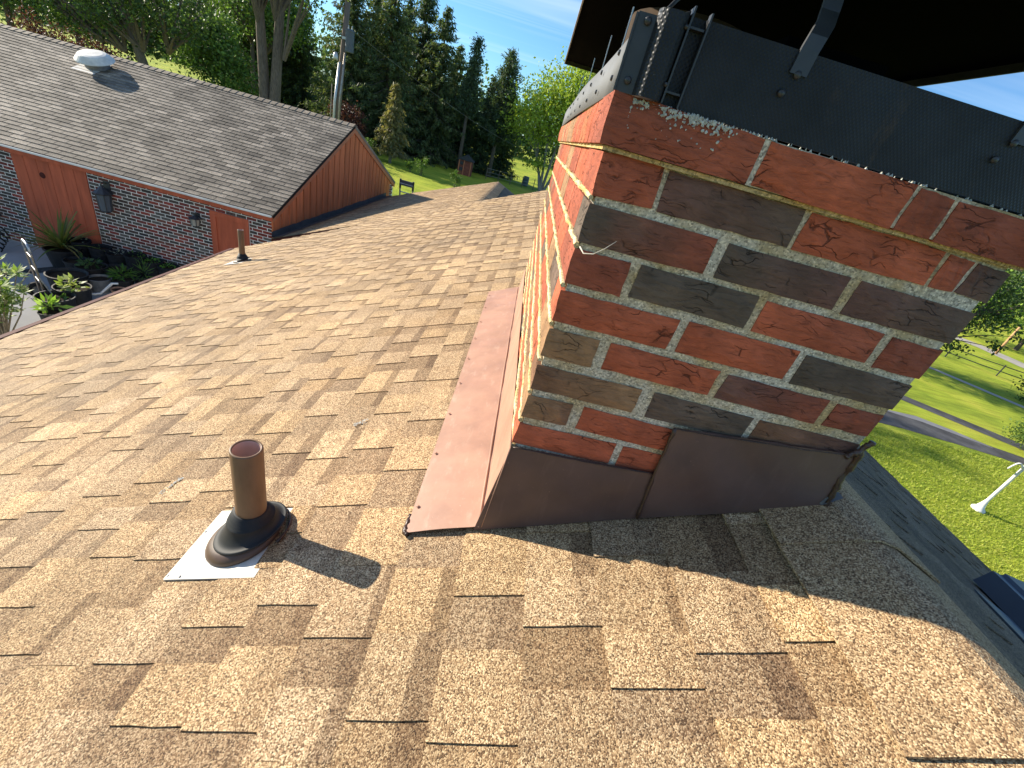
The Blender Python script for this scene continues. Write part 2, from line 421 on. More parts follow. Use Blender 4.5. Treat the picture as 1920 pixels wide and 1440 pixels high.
def lawn_mat():
    m, nt, b = base_mat('mown_lawn', 0.9, 0.15)
    oc = objcoord(nt)
    big = ramp(nt, noise(nt, 0.35, 5, 0.6, oc), [(0.28, (0.13, 0.20, 0.025)), (0.5, (0.25, 0.32, 0.040)), (0.66, (0.33, 0.36, 0.06)), (0.8, (0.36, 0.34, 0.10))])
    mow = ramp(nt, noise(nt, 1.0, 4, 0.7, objcoord(nt, (0.5, 4.0, 1), (0, 0, R(-28)))), [(0.3, 0.72), (0.7, 1.28)])
    fine = ramp(nt, noise(nt, 38, 5, 0.75, oc), [(0.3, 0.55), (0.7, 1.4)])
    nt.links.new(mix(nt, mix(nt, mix(nt, big, mow), fine), (1.36, 1.26, .95)), b.inputs['Base Color'])
    bump(nt, b, noise(nt, 30, 5, 0.8, oc), 0.9, 0.05)
    return m
M['lawn'] = lawn_mat()

# ================================================================== LARGE STRUCTURE
SL = 5.0 / 12.0
Z0 = -0.7233                      # roof plane of the main house: z = Z0 + SL * x
NL = math.hypot(1, SL)
G = -4.6                          # garden level; the front lawn on the right lies lower
GR = -6.0

def ground_z(x, y):
    t = min(1, max(0, (x - 2.5) / 6.0)); t = t * t * (3 - 2 * t)
    return G + (GR - G) * t

def make_ground():
    xs = sorted(set([-600, -300, -160, -100, -70, -50, -36, -26, -18, -12, -8, -4, -1, 1, 2.5] + [2.5 + 0.5 * k for k in range(1, 13)] + [10, 13, 17, 22, 30, 45, 70, 120, 300, 700]))
    ys = [-500, -150, -50, -20, -8, 0, 8, 16, 24, 34, 46, 60, 80, 110, 160, 260, 450, 900]
    rnd = random.Random(3)
    V = []; F = []
    for j, y in enumerate(ys):
        for i, x in enumerate(xs): V.append((x, y, ground_z(x, y)))
    n = len(xs)
    for j in range(len(ys) - 1):
        for i in range(n - 1): F.append((j * n + i, j * n + i + 1, (j + 1) * n + i + 1, (j + 1) * n + i))
    mb = MB(); mb.add(V, F)
    o = mb.build('lawn', M['lawn'], smooth=True); tag(o, 'mown green lawn around the house', None, None, 'structure')
make_ground()

# patio below the eave
mb = MB(); mb.box(-16.5, -3.2, 2.0, 8.2, G - 0.2, G + 0.13)
tag(mb.build('patio', M['concrete']), 'grey concrete patio between the two wings', None, None, 'structure')
mb = MB()
a = Vector((-8.95, 6.29, G + 0.134)); b2 = Vector((-8.60, 7.48, G + 0.134))
d = Vector((-11.6, 5.0, G + 0.134)); 
mb.add([(-9.75, 5.35, G + .134), (-9.55, 5.25, G + .134), (-8.62, 7.30, G + .134), (-8.84, 7.42, G + .134)], [(0, 1, 2, 3)])
tag(mb.build('gravel_strip', M['gravel_dark']), 'dark gravel strip between the patio slabs', None, None, 'structure')

# right hand drives, paths and road (front lawn level)
def strip(name, pts, w, mat, z, label, skew=None):
    mb = MB(); L = []; Rr = []
    for i, p in enumerate(pts):
        p = Vector((p[0], p[1], 0)); q0 = Vector((*pts[max(i - 1, 0)][:2], 0)); q1 = Vector((*pts[min(i + 1, len(pts) - 1)][:2], 0))
        t = (q1 - q0).normalized(); nn = Vector((-t.y, t.x, 0))
        ww = w if not isinstance(w, list) else w[i]
        L.append((p.x + nn.x * ww / 2, p.y + nn.y * ww / 2, z)); Rr.append((p.x - nn.x * ww / 2, p.y - nn.y * ww / 2, z))
    n = len(pts)
    mb.add(L + Rr, [(i, n + i, n + i + 1, i + 1) for i in range(n - 1)])
    tag(mb.build(name, mat), label, None, None, 'structure')
strip('driveway', [(9.5, 14.6), (13, 14.75), (16.2, 14.75), (18.6, 14.6), (20.4, 14.0), (23, 13.0), (28, 10.5), (36, 6)], [1.7, 1.7, 1.65, 1.7, 1.0, 1.6, 2.2, 2.4], M['asphalt'], GR + 0.008, 'dark asphalt driveway crossing the front lawn')
strip('driveway_verge', [(16.6, 15.42), (18.2, 15.38), (19.4, 14.9), (20.6, 14.3)], [0.15, 0.5, 0.42, 0.1], M['asphalt_pale'], GR + 0.014, 'pale worn asphalt along the driveway edge')
strip('side_drive', [(15.5, 20.2), (19.2, 17.6), (22.0, 15.9), (25, 14.0), (32, 10)], 0.95, M['asphalt'], GR + 0.010, 'narrow asphalt side drive beyond the grass island')
strip('sidewalk', [(20, 30.5), (27.05, 24.5), (29.4, 21.9), (33, 18), (44, 8)], 0.62, M['path'], GR + 0.012, 'pale concrete sidewalk on the far lawn')
strip('road', [(30, 52), (38, 43.5), (43.0, 37.3), (43.6, 33.5), (46, 29), (56, 16)], [3, 3, 2.6, 3.0, 3.2, 3.2], M['path'], GR + 0.012, 'pale road beyond the front lawn')

# ------------------------------------------------------------------ the house
house = empty('house', (0, 2, G), 'low house whose tan shingled roof fills the foreground, with a brick chimney on the ridge', 'house')
XR = 0.65; ZR = Z0 + SL * XR
SR = 0.4404                        # right hand slope
eave_pts = [(-3.0, -3.27), (2.09, -3.6826), (5.378, -3.989), (9, -4.3)]
def eave_x(y):
    if y < 2.09: return -3.6826 - (y - 2.09) * 0.09
    return -3.6826 - (y - 2.09) * 0.0932
RAKE = [(-4.2, 5.34), (-3.99, 5.378), (-3.5, 5.50), (-2.767, 5.753), (-2.239, 6.002), (-1.562, 6.406), (-0.808, 6.66), (-0.334, 6.72), (0.137, 6.72), (0.7, 6.74)]
def rake_y(x):
    for (x0, y0), (x1, y1) in zip(RAKE, RAKE[1:]):
        if x <= x1: return y0 + (y1 - y0) * max(0, x - x0) / (x1 - x0)
    return RAKE[-1][1]
def rp(x, y, h=0.0, z0=Z0):        # point on the left slope, h above it
    return (x - SL / NL * h, y, z0 + SL * x + h / NL)
def rpr(x, y, h=0.0):              # point on the right slope
    n = math.hypot(1, SR)
    return (x + SR / n * h, y, ZR - SR * (x - XR) + h / n)

slope_l = MB()
poly = [(eave_x(-3.0), -3.0)] + [(eave_x(5.3), 5.36)] + [p for p in RAKE[2:-1]] + [(XR, 6.74), (XR, -3.0)]
top = [rp(x, y, -0.004) for x, y in poly]; bot = [rp(x, y, -0.10) for x, y in poly]
n = len(poly)
slope_l.add(top + bot, [tuple(range(n))[::-1], tuple(range(n, 2 * n))] + [(i, (i + 1) % n, n + (i + 1) % n, n + i) for i in range(n)])
slope_l = slope_l.build('roof_slope', M['deck'], house, label='sunlit tan shingled roof slope')
slope_r = MB()
poly = [(XR + .002, -3.0), (XR + .002, 6.74), (4.5, 6.74), (4.5, -3.0)]
top = [rpr(x, y, -0.004) for x, y in poly]; bot = [rpr(x, y, -0.10) for x, y in poly]
slope_r.add(top + bot, [(0, 3, 2, 1), (4, 5, 6, 7), (0, 1, 5, 4), (1, 2, 6, 5), (2, 3, 7, 6), (3, 0, 4, 7)])
slope_r = slope_r.build('roof_slope', M['deck'], house, label='weathered roof slope beyond the ridge, darkened in colour for its shade')
# house walls under the roof
mb = MB()
poly = [(-3.2, -2.6, G - .3), (4.0, -2.6, GR - .3), (4.0, -2.6, ZR - SR * (4.0 - XR) - .16), (XR, -2.6, ZR - .18), (-3.2, -2.6, Z0 - SL * 3.2 - .16)]
mb.prism(poly, (0, 7.8, 0))
mb.build('wall', M['mortar_far'], house)

# ---- laminated shingle tabs, each with its own outline and thickness
rng = random.Random(11)
def tab_geo(pf, x0, x1, y0, y1, hl, hu, r, jit=0.0012):
    """one tab on a slope function pf(x,y,h): x0 = butt edge (downslope), x1 = upslope edge.
    Its face is cut in two across the slope, because the printed dark band starts there."""
    j = lambda a=jit: r.uniform(-a, a)
    st = r.uniform(.48, .74); xm = x0 + (x1 - x0) * st
    A = [(x0 + j(), y0 + (y1 - y0) * k / 4) for k in range(4)] + [(x0, y1 + j()), (x0 + (x1 - x0) * .25, y1 + j()), (xm, y1 + j()), (xm + j(), (y0 + y1) / 2), (xm, y0 + j()), (x0 + (x1 - x0) * .25, y0 + j())]
    B = [A[8], A[7], A[6], (x0 + (x1 - x0) * .8, y1 + j()), (x1, y1), (x1, y0), (x0 + (x1 - x0) * .8, y0 + j())]
    hh = lambda x: hl + (hu - hl) * (x - x0) / (x1 - x0)
    nA, nB = len(A), len(B)
    out = A[:7] + B[3:] + A[8:]
    V = [pf(x, y, hh(x)) for x, y in A] + [pf(x, y, hh(x)) for x, y in B]
    F = [tuple(range(nA)), tuple(range(nA, nA + nB))]
    n = len(out); o = len(V)
    V += [pf(x, y, hh(x)) for x, y in out] + [pf(x, y, -0.003) for x, y in out]
    F += [(o + n + i, o + n + (i + 1) % n, o + (i + 1) % n, o + i) for i in range(n)]
    return V, F, (nA, nB, n)

E = 0.119                           # course exposure measured in x
CX = 0.0815                         # one butt line passes here
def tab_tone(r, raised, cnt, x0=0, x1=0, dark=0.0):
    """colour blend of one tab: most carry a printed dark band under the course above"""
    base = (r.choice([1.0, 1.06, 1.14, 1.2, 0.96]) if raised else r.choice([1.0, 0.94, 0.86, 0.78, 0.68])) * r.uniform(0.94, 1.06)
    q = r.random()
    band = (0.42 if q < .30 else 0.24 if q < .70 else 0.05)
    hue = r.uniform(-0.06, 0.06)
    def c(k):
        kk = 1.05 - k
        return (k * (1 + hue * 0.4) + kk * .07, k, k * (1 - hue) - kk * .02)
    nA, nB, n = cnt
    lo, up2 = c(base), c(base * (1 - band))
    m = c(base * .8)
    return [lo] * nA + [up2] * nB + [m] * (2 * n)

tabs = []
k0 = int(math.floor((-4.2 - CX) / E))
k = k0
while True:
    xl = CX + k * E
    if xl > 0.60: break
    y = -1.15 - rng.uniform(0, .1)
    raised = rng.random() < .5
    while y < 6.8:
        w = rng.uniform(0.075, 0.165) if raised else rng.uniform(0.055, 0.135)
        y0, y1 = y, y + w; y = y1
        r_ = raised; raised = (not raised) if rng.random() < .86 else raised
        ym = (y0 + y1) / 2
        xa = max(xl, eave_x(ym) - 0.01); xb = min(xl + E + 0.016, XR - 0.004)
        if xb - xa < 0.03: continue
        ry = rake_y((xa + xb) / 2)
        if y0 > ry - 0.02: continue
        y1 = min(y1, ry)
        # the chimney and its flashing
        if xb > 0.015:
            if xa > -0.09:
                if y0 < -0.006 < y1: y1 = -0.006
                elif -0.006 <= y0 and y1 < 1.68: continue
                elif y0 < 1.68 < y1: y0 = 1.68
        # white base plates of the vent pipes replace the shingle there
        if abs(xl - (CX - 6 * E)) < .01 and y1 > -0.107 and y0 < 0.086:
            if y0 < -0.107 and y1 > -0.107: y1 = -0.107
            elif y1 > 0.086: y0 = 0.086
            else: continue
        if abs(xl - (CX - 5 * E)) < .01 and y1 > -0.075 and y0 < 0.085:
            # hand-cut round the rubber boot
            if y0 < -0.085: tabs.append((xa, xb, y0, -0.085, r_, (xa + .08) ** 2 + (ym + .64) ** 2))
            if y1 > 0.088: tabs.append((xa, xb, 0.088, y1, r_, (xa + .08) ** 2 + (ym + .64) ** 2))
            y0 = max(y0, -0.085); y1 = min(y1, 0.088); xa = max(xa, -0.452)
        if y1 - y0 < .012: continue
        tabs.append((xa, xb, y0, y1, r_, (xa + .08) ** 2 + (ym + .64) ** 2))
    k += 1
tabs.sort(key=lambda t: (t[5] if t[3] > -0.5 else 99))
rest = MB()
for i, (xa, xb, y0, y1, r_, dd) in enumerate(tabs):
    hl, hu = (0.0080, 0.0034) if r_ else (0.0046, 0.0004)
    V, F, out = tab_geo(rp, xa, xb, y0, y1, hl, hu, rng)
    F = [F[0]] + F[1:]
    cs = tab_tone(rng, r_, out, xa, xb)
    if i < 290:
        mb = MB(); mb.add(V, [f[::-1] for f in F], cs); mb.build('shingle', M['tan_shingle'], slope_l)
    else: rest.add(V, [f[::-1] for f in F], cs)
rest.build('shingle_field', M['tan_shingle'], slope_l, kind='stuff')

# right slope shingles: weathered, shade put into the colour, seen at a glancing angle
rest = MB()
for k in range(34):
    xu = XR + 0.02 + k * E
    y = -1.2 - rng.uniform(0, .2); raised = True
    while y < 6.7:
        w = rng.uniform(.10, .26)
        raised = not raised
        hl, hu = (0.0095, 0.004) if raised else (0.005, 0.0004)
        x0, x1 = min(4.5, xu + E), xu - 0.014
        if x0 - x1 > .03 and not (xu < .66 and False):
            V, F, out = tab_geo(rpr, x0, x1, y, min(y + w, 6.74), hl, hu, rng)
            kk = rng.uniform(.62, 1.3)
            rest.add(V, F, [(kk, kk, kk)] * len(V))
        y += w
rest.build('shingle_field', M['shaded_shingle'], slope_r, kind='stuff')

# ridge caps: bent shingles lapped along the ridge
def cap_piece(name, parent, mat, y0, y1, hw, lift0, lift1, pl, pr_, xr, k):
    """pl / pr_: slope functions left and right"""
    n = 5; V = []; cs = []
    prof = [(-hw + hw * 0.82 * i / n, 0) for i in range(n + 1)] + [(0, 1)] + [(hw * 0.18 + hw * 0.82 * i / n, 2) for i in range(n + 1)]
    for yy, lf in ((y0, lift0), (y1, lift1)):
        for lay in (0, -0.004):
            for u, side in prof:
                j = rng.uniform(-.001, .001)
                if side == 0: p = pl(xr + u, yy + j, lf + lay)
                elif side == 2: p = pr_(xr + u, yy + j, lf + lay)
                else:
                    a = pl(xr, yy, lf + lay); p = (xr, yy + j, a[2] - hw * 0.035)
                V.append(p); cs.append((k * rng.uniform(.94, 1.06),) * 3)
    m = len(prof)
    F = []
    for i in range(m - 1):
        F.append((i, i + 1, 2 * m + i + 1, 2 * m + i))          # top
        F.append((m + i + 1, m + i, 3 * m + i, 3 * m + i + 1))  # under
        F.append((m + i, m + i + 1, i + 1, i))                  # near butt
    F.append((0, 2 * m, 3 * m, m)); F.append((m - 1, 2 * m - 1, 4 * m - 1, 3 * m - 1))
    mb = MB(); mb.add(V, F, cs)
    return mb.build(name, mat, parent, smooth=False)
ridge = MB(); ridge.tube([(XR, -3, ZR - .03), (XR, 6.7, ZR - .03)], 0.012, 6)
ridge = ridge.build('ridge', M['deck'], house, label='ridge of the roof covered by bent cap shingles')
yy = -1.3
while yy < 6.6:
    if not (0.02 < yy < 0.0):
        cap_piece('cap_shingle', ridge, M['tan_shingle'], yy, yy + 0.33, 0.151, 0.0195, 0.0125, rp, rpr, XR, rng.uniform(.93, 1.12))
    yy += 0.30

# drip edge along the left eave
mb = MB()
for (ya, yb) in ((-3, 2.09), (2.09, 5.36)):
    xa, xb = eave_x(ya), eave_x(yb)
    A = rp(xa, ya, .012); B = rp(xb, yb, .012)
    mb.hexa([(A[0] - .03, A[1], A[2] - .10), (A[0] + .035, A[1], A[2] - .10), (B[0] + .035, B[1], B[2] - .10), (B[0] - .03, B[1], B[2] - .10),
             (A[0] - .03, A[1], A[2] - .004), (A[0] + .035, A[1], A[2] + .014), (B[0] + .035, B[1], B[2] + .014), (B[0] - .03, B[1], B[2] - .004)])
mb.build('drip_edge', M['maroon'], house)

# ---- lower connecting wing of the same house
Z1 = -0.945; X1R = -1.05
def rp1(x, y, h=0.0): return rp(x, y, h, Z1)
def rp1r(x, y, h=0.0): return (x + SL / NL * h, y, Z1 + SL * X1R - SL * (x - X1R) + h / NL)
far_y = lambda x: 14.9 - 0.45 * max(0, x + 4.0)
slope_w = MB()
poly = [(-4.84, 7.9), (-4.84, 14.95), (-4.0, 14.9), (X1R, far_y(X1R)), (X1R, 7.9)]
top = [rp1(x, y, -.004) for x, y in poly]; bot = [rp1(x, y, -.09) for x, y in poly]; n = len(poly)
slope_w.add(top + bot, [tuple(range(n))[::-1], tuple(range(n, 2 * n))] + [(i, (i + 1) % n, n + (i + 1) % n, n + i) for i in range(n)])
slope_w = slope_w.build('roof_slope', M['deck'], house, label='tan roof slope of the lower connecting wing')
rest = MB(); k = 0
xl = -4.86
while xl < X1R - .02:
    y = 7.9; raised = True
    while y < far_y(xl) - .02:
        w = rng.uniform(.06, .17); raised = not raised if rng.random() < .85 else raised
        hl, hu = (0.0095, 0.004) if raised else (0.005, 0.0004)
        V, F, out = tab_geo(rp1, max(xl, -4.84), min(xl + E + .016, X1R), y, min(y + w, far_y(xl)), hl, hu, rng)
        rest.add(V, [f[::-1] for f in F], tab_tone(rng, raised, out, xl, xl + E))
        y += w
    xl += E
rest.build('shingle_field', M['tan_shingle'], slope_w, kind='stuff')
mb = MB()
poly = [(X1R + .002, 7.9), (X1R + .002, far_y(X1R)), (1.6, far_y(X1R)), (1.6, 7.9)]
top = [rp1r(x, y, .004) for x, y in poly]; bot = [rp1r(x, y, -.09) for x, y in poly]
mb.add(top + bot, [(0, 3, 2, 1), (4, 5, 6, 7), (0, 1, 5, 4), (1, 2, 6, 5), (2, 3, 7, 6), (3, 0, 4, 7)])
mb.build('roof_slope', M['shaded_shingle'], house, label='shaded far slope of the lower connecting wing')  # same granules with the shade in their colour
r2 = MB(); r2.tube([(X1R, 7.9, Z1 + SL * X1R - .03), (X1R, far_y(X1R), Z1 + SL * X1R - .03)], .012, 6)
r2 = r2.build('ridge', M['deck'], house, label='ridge of the lower connecting wing')
yy = 7.92
while yy < far_y(X1R) - .3:
    cap_piece('cap_shingle', r2, M['tan_shingle'], yy, yy + .33, .22, .030, .022, rp1, rp1r, X1R, rng.uniform(.8, 1.0)); yy += .30
mb = MB(); mb.box(-4.6, 1.4, 8.1, 13.2, G - .3, -3.05); mb.build('wall', M['mortar_far'], house)
mb = MB()
mb.hexa([rp1(-4.83, 7.86, -.22), rp1(X1R, 7.86, -.22), rp1(X1R, 7.895, -.22), rp1(-4.83, 7.895, -.22), rp1(-4.83, 7.86, -.012), rp1(X1R, 7.86, -.012), rp1(X1R, 7.895, -.012), rp1(-4.83, 7.895, -.012)])
mb.build('fascia', M['maroon'], house)
# step flashing where this roof meets the gable
mb = MB()
for i in range(24):
    y0 = 7.92 + i * .3; y1 = y0 + .315; dz = rng.uniform(-.01, .01)
    a = rp1(-4.835, y0, .014); b = rp1(-4.835, y1, .018); c = rp1(-4.60 + rng.uniform(-.02, .02), y1, .018); e = rp1(-4.60 + rng.uniform(-.02, .02), y0, .014)
    mb.add([a, e, c, b, (a[0], a[1], a[2] + .12 + dz), (b[0], b[1], b[2] + .12 + dz)], [(0, 1, 2, 3), (0, 3, 5, 4)])
mb.build('step_flashing', M['dark_flash'], house)

# ================================================================== CHIMNEY (part of the house)
CH_W = 0.60; CH_L = 1.64; CH_TOP = 0.062
core = MB(); core.box(0.0065, CH_W - .0065, 0.0035, CH_L - .0035, -1.2, CH_TOP - .004)
chimney = core.build('chimney', M['mortar'], house, label='multicoloured brick chimney rising beside the roof ridge')
RED = (0.44, 0.112, 0.054); RED2 = (0.36, 0.098, 0.053); DARK = (0.145, 0.098, 0.072); DARK2 = (0.122, 0.092, 0.069); BROWN = (0.20, 0.105, 0.060); TAN = (0.32, 0.185, 0.095); RB = (0.29, 0.082, 0.047); PURP = (0.155, 0.078, 0.060)

def brick_solid(quad, depth, cA, cB=None, y=0.0, r=rng, name='brick', flip=False, xs=0):
    """quad: (x,z) corners TL TR BR BL of the face in plane y; the brick goes 'depth' back. Rough proud face."""
    nx, nz = 7, 3
    TL, TR, BR, BL = [Vector((q[0], q[1])) for q in quad]
    V = []; C = []
    cB = cB or cA
    for j in range(nz + 1):
        for i in range(nx + 1):
            a = i / nx; b = j / nz
            p = (TL * (1 - a) + TR * a) * (1 - b) + (BL * (1 - a) + BR * a) * b
            e = i in (0, nx) or j in (0, nz)
            jx = r.uniform(-.0011, .0011); jz = r.uniform(-.0011, .0011)
            yy = y + (0.0016 if e else r.uniform(-.0022, .0006))
            V.append((p.x + jx, yy, p.y + jz))
            t = a + r.uniform(-.12, .12); t = min(1, max(0, t))
            k = r.uniform(.9, 1.1)
            C.append(tuple((cA[m] * (1 - t) + cB[m] * t) * k for m in range(3)))
    F = []
    w = nx + 1
    for j in range(nz):
        for i in range(nx): F.append((j * w + i, (j + 1) * w + i, (j + 1) * w + i + 1, j * w + i + 1))
    n = len(V)
    for q in (TL, TR, BR, BL): V.append((q.x, y + depth, q.y)); C.append(cA)
    top = list(range(w)); bot = list(range(nz * w, nz * w + w))
    lef = [j * w for j in range(nz + 1)]; rig = [j * w + nx for j in range(nz + 1)]
    F.append(tuple(top + [n + 1, n])); F.append(tuple(bot[::-1] + [n + 3, n + 2]))
    F.append(tuple(lef[::-1] + [n, n + 3])); F.append(tuple(rig + [n + 2, n + 1]))
    F.append((n, n + 1, n + 2, n + 3))
    mb = MB(); mb.add(V, F, C)
    return mb.build(name, M['brick'], chimney)

def course(quads_cols, y=0.0, first_header=False):
    for i, (q, ca, cb, dep) in enumerate(quads_cols):
        brick_solid(q, dep, ca, cb, y)
D9 = 0.092; D19 = 0.19
course([([(-.014, .0640), (.1846, .0612), (.1868, .0086), (-.0125, .0072)], RB, RED2, .105),
        ([(.194, .0606), (.394, .0602), (.393, .0065), (.1932, .0085)], RED, RED, .10),
        ([(.4008, .0590), (.4497, .0580), (.4525, .0075), (.3995, .0060)], RED2, RED2, .10),
        ([(.4578, .0575), (.614, .0570), (.614, .0060), (.4581, .0069)], RED2, RB, .10)], y=-0.014)
course([([(-.003, .0007), (.0822, .0023), (.0850, -.0505), (.001, -.0535)], RED2, RED2, D19),
        ([(.0905, .0), (.2857, .0003), (.2880, -.0502), (.0930, -.0517)], PURP, DARK, D9),
        ([(.2955, -.0005), (.4980, -.0001), (.5010, -.0500), (.2945, -.0512)], RED, RED, D9),
        ([(.5066, -.0019), (.5447, -.0040), (.5440, -.0480), (.5080, -.0490)], RED2, RED2, D9),
        ([(.5515, -.0040), (.602, -.0045), (.602, -.0490), (.5495, -.0470)], PURP, DARK, D9)])
course([([(.0002, -.0640), (.1906, -.0650), (.1928, -.1148), (.0006, -.1180)], DARK2, RB, D9),
        ([(.2090, -.0656), (.3988, -.0659), (.3995, -.1152), (.2095, -.1148)], DARK2, PURP, D9),
        ([(.4150, -.0661), (.602, -.0675), (.600, -.1180), (.4155, -.1167)], PURP, DARK, D9)])
course([([(.0002, -.1280), (.0868, -.1266), (.0883, -.1790), (.0006, -.1796)], RB, RB, D19),
        ([(.1026, -.1252), (.2893, -.1248), (.2910, -.1763), (.1020, -.1745)], DARK2, DARK2, D9),
        ([(.3040, -.1272), (.4986, -.1284), (.4995, -.1797), (.3041, -.1785)], RED, RED2, D9),
        ([(.5150, -.1305), (.600, -.1310), (.598, -.1830), (.5150, -.1830)], RB, RB, D9)])
course([([(.0002, -.1918), (.1925, -.1899), (.1911, -.2420), (.0004, -.2433)], RED, RED, D9),
        ([(.2071, -.1885), (.3960, -.1891), (.3938, -.2418), (.2081, -.2422)], RED, RED, D9),
        ([(.4095, -.1920), (.5975, -.1954), (.5970, -.2442), (.4100, -.2446)], DARK2, DARK, D9)])
course([([(.0002, -.2559), (.0848, -.2563), (.0866, -.3070), (.0004, -.3071)], TAN, TAN, D19),
        ([(.1045, -.2549), (.2934, -.2552), (.2934, -.3030), (.1041, -.3033)], RED, RED, D9),
        ([(.3095, -.2568), (.4919, -.2568), (.4930, -.3060), (.3075, -.3030)], PURP, RB, D9),
        ([(.5085, -.2587), (.594, -.2590), (.593, -.3040), (.5065, -.3037)], RB, RB, D9)])
course([([(.0000, -.3245), (.1857, -.3227), (.1855, -.3705), (.0007, -.3722)], BROWN, TAN, D9),
        ([(.2079, -.3219), (.3910, -.3240), (.3900, -.3715), (.2095, -.3725)], DARK, DARK2, D9),
        ([(.4040, -.3235), (.594, -.3220), (.594, -.3705), (.4030, -.3710)], BROWN, PURP, D9)])
course([([(.0, -.3868), (.0821, -.3842), (.0825, -.4313), (.0, -.4345)], TAN, BROWN, D19),
        ([(.1025, -.3842), (.2870, -.3844), (.2870, -.4340), (.1021, -.4325)], RED, RED, D9),
        ([(.303, -.3850), (.490, -.3850), (.490, -.4340), (.303, -.4345)], RED2, RB, D9)])
course([([(.0, -.4490), (.1850, -.4440), (.1870, -.4920), (-.0010, -.4960)], RED, RED, D9),
        ([(.1990, -.4455), (.384, -.4450), (.384, -.4940), (.2000, -.4930)], RED, RED, D9)])

# left face: bond of bricks running away from the camera, face in plane x = 0
def side_brick(y0, y1, z1, z0, c, x=0.0, dep=.09):
    ny, nz = 7, 2
    V = []; C = []
    for j in range(nz + 1):
        for i in range(ny + 1):
            a = i / ny; b = j / nz; e = i in (0, ny) or j in (0, nz)
            V.append((x + (0.0015 if e else rng.uniform(-.0024, .0008)), y1 + (y0 - y1) * a + rng.uniform(-.001, .001), z1 + (z0 - z1) * b + rng.uniform(-.001, .001)))
            k = rng.uniform(.88, 1.12); C.append((c[0] * k, c[1] * k, c[2] * k))
    w = ny + 1; F = []
    for j in range(nz):
        for i in range(ny): F.append((j * w + i, (j + 1) * w + i, (j + 1) * w + i + 1, j * w + i + 1))
    n = len(V)
    for q in ((y1, z1), (y0, z1), (y0, z0), (y1, z0)): V.append((x + dep, q[0], q[1])); C.append(c)
    F.append(tuple(list(range(w)) + [n + 1, n])); F.append(tuple(list(range(nz * w, nz * w + w))[::-1] + [n + 3, n + 2]))
    F.append(tuple([j * w for j in range(nz + 1)][::-1] + [n, n + 3])); F.append(tuple([j * w + ny for j in range(nz + 1)] + [n + 2, n + 1]))
    F.append((n, n + 1, n + 2, n + 3))
    mb = MB(); mb.add(V, F, C); return mb.build('brick', M['brick'], chimney)
PAL = [RED, RED, RED2, RB, TAN, DARK, BROWN, RED, (0.45, 0.12, 0.05)]
zrow = [(.0000, -.052), (-.0645, -.1165), (-.1275, -.1792), (-.1915, -.2430), (-.2560, -.3070), (-.3245, -.3720), (-.3868, -.4340), (-.4490, -.4960), (-.5125, -.560), (-.576, -.623), (-.639, -.686)]
for i, (zt, zb) in enumerate(zrow):
    # header ends (stretcher corner bricks) on the odd courses
    y = 0.103 if i % 2 else 0.203
    while y < CH_L - .03:
        y1 = min(y + .190, CH_L)
        side_brick(y, y1, zt, zb, rng.choice(PAL)); y = y1 + .013
# corbelled top course of the left side: bricks on edge
y = 0.098
while y < CH_L:
    w = rng.choice([.055, .058, .19, .058]); y1 = min(y + w, CH_L + .014)
    side_brick(y, y1, .0640, .0070, rng.choice([RED, RED2, (0.42, .14, .06), TAN]), x=-.014, dep=.1); y = y1 + .009
# raised mortar beads on the sunny side
for i, ((zt, zb), (zt2, zb2)) in enumerate(zip(zrow, zrow[1:])):
    mb = MB(); pts = []
    zc = (zb + zt2) / 2
    yv = 0.003
    while yv < CH_L:
        pts.append((.0012 + rng.uniform(-.0014, .0010), yv, zc + rng.uniform(-.0016, .0016))); yv += .022
    mb.tube(pts, [rng.uniform(.0030, .0052) for _ in pts], 6, (1.25, 1.15, .85))
    mb.build('mortar_bead', M['mortar'], chimney)
# bed of mortar under the corbel, stained yellow
mb = MB(); mb.box(-.006, CH_W + .006, -.006, CH_L, .0015, .0068, (1.0, .85, .55)); mb.build('mortar_bed', M['mortar'], chimney)
mb = MB(); mb.box(-.0105, CH_W + .0105, -.0105, CH_L + .01, .0080, .0612); mb.build('mortar_crown', M['mortar'], chimney)
# lichen crusts on the upper edge of the corner brick
mb = MB()
for _ in range(260):
    u = abs(rng.gauss(0, 1)); cx_ = rng.choice([.055, .062, .085, .092, .10, .115, .13, .02]); x = min(.2, max(.012, rng.gauss(cx_, .007))); z = .0628 - abs(rng.gauss(0, .0045)) - abs(x - cx_) * .2 - (0 if rng.random() < .88 else rng.uniform(0, .03))
    rr = rng.uniform(.0005, .0022); n = 7
    ph = [rr * rng.uniform(.55, 1.3) for _ in range(n)]
    V = [(x, -.0160, z)] + [(x + ph[k] * math.cos(2 * math.pi * k / n), -.0150, z + ph[k] * math.sin(2 * math.pi * k / n)) for k in range(n)]
    k = rng.uniform(.7, 1.15)
    mb.add(V, [(0, 1 + k2, 1 + (k2 + 1) % n) for k2 in range(n)], (k, k, k))
for _ in range(160):
    x = rng.uniform(.01, .6) if rng.random() < .4 else rng.uniform(.02, .2); yv = -.012 + rng.uniform(0, .008); rr = rng.uniform(.0008, .0026); n = 6
    V = [(x, yv, .0650)] + [(x + rr * rng.uniform(.6, 1.3) * math.cos(2 * math.pi * k / n), yv + rr * math.sin(2 * math.pi * k / n), .0615) for k in range(n)]
    mb.add(V, [(0, 1 + k2, 1 + (k2 + 1) % n) for k2 in range(n)])
mb.build('lichen', M['lichen'], chimney, kind='stuff', label='pale lichen crusts on the top brick course')

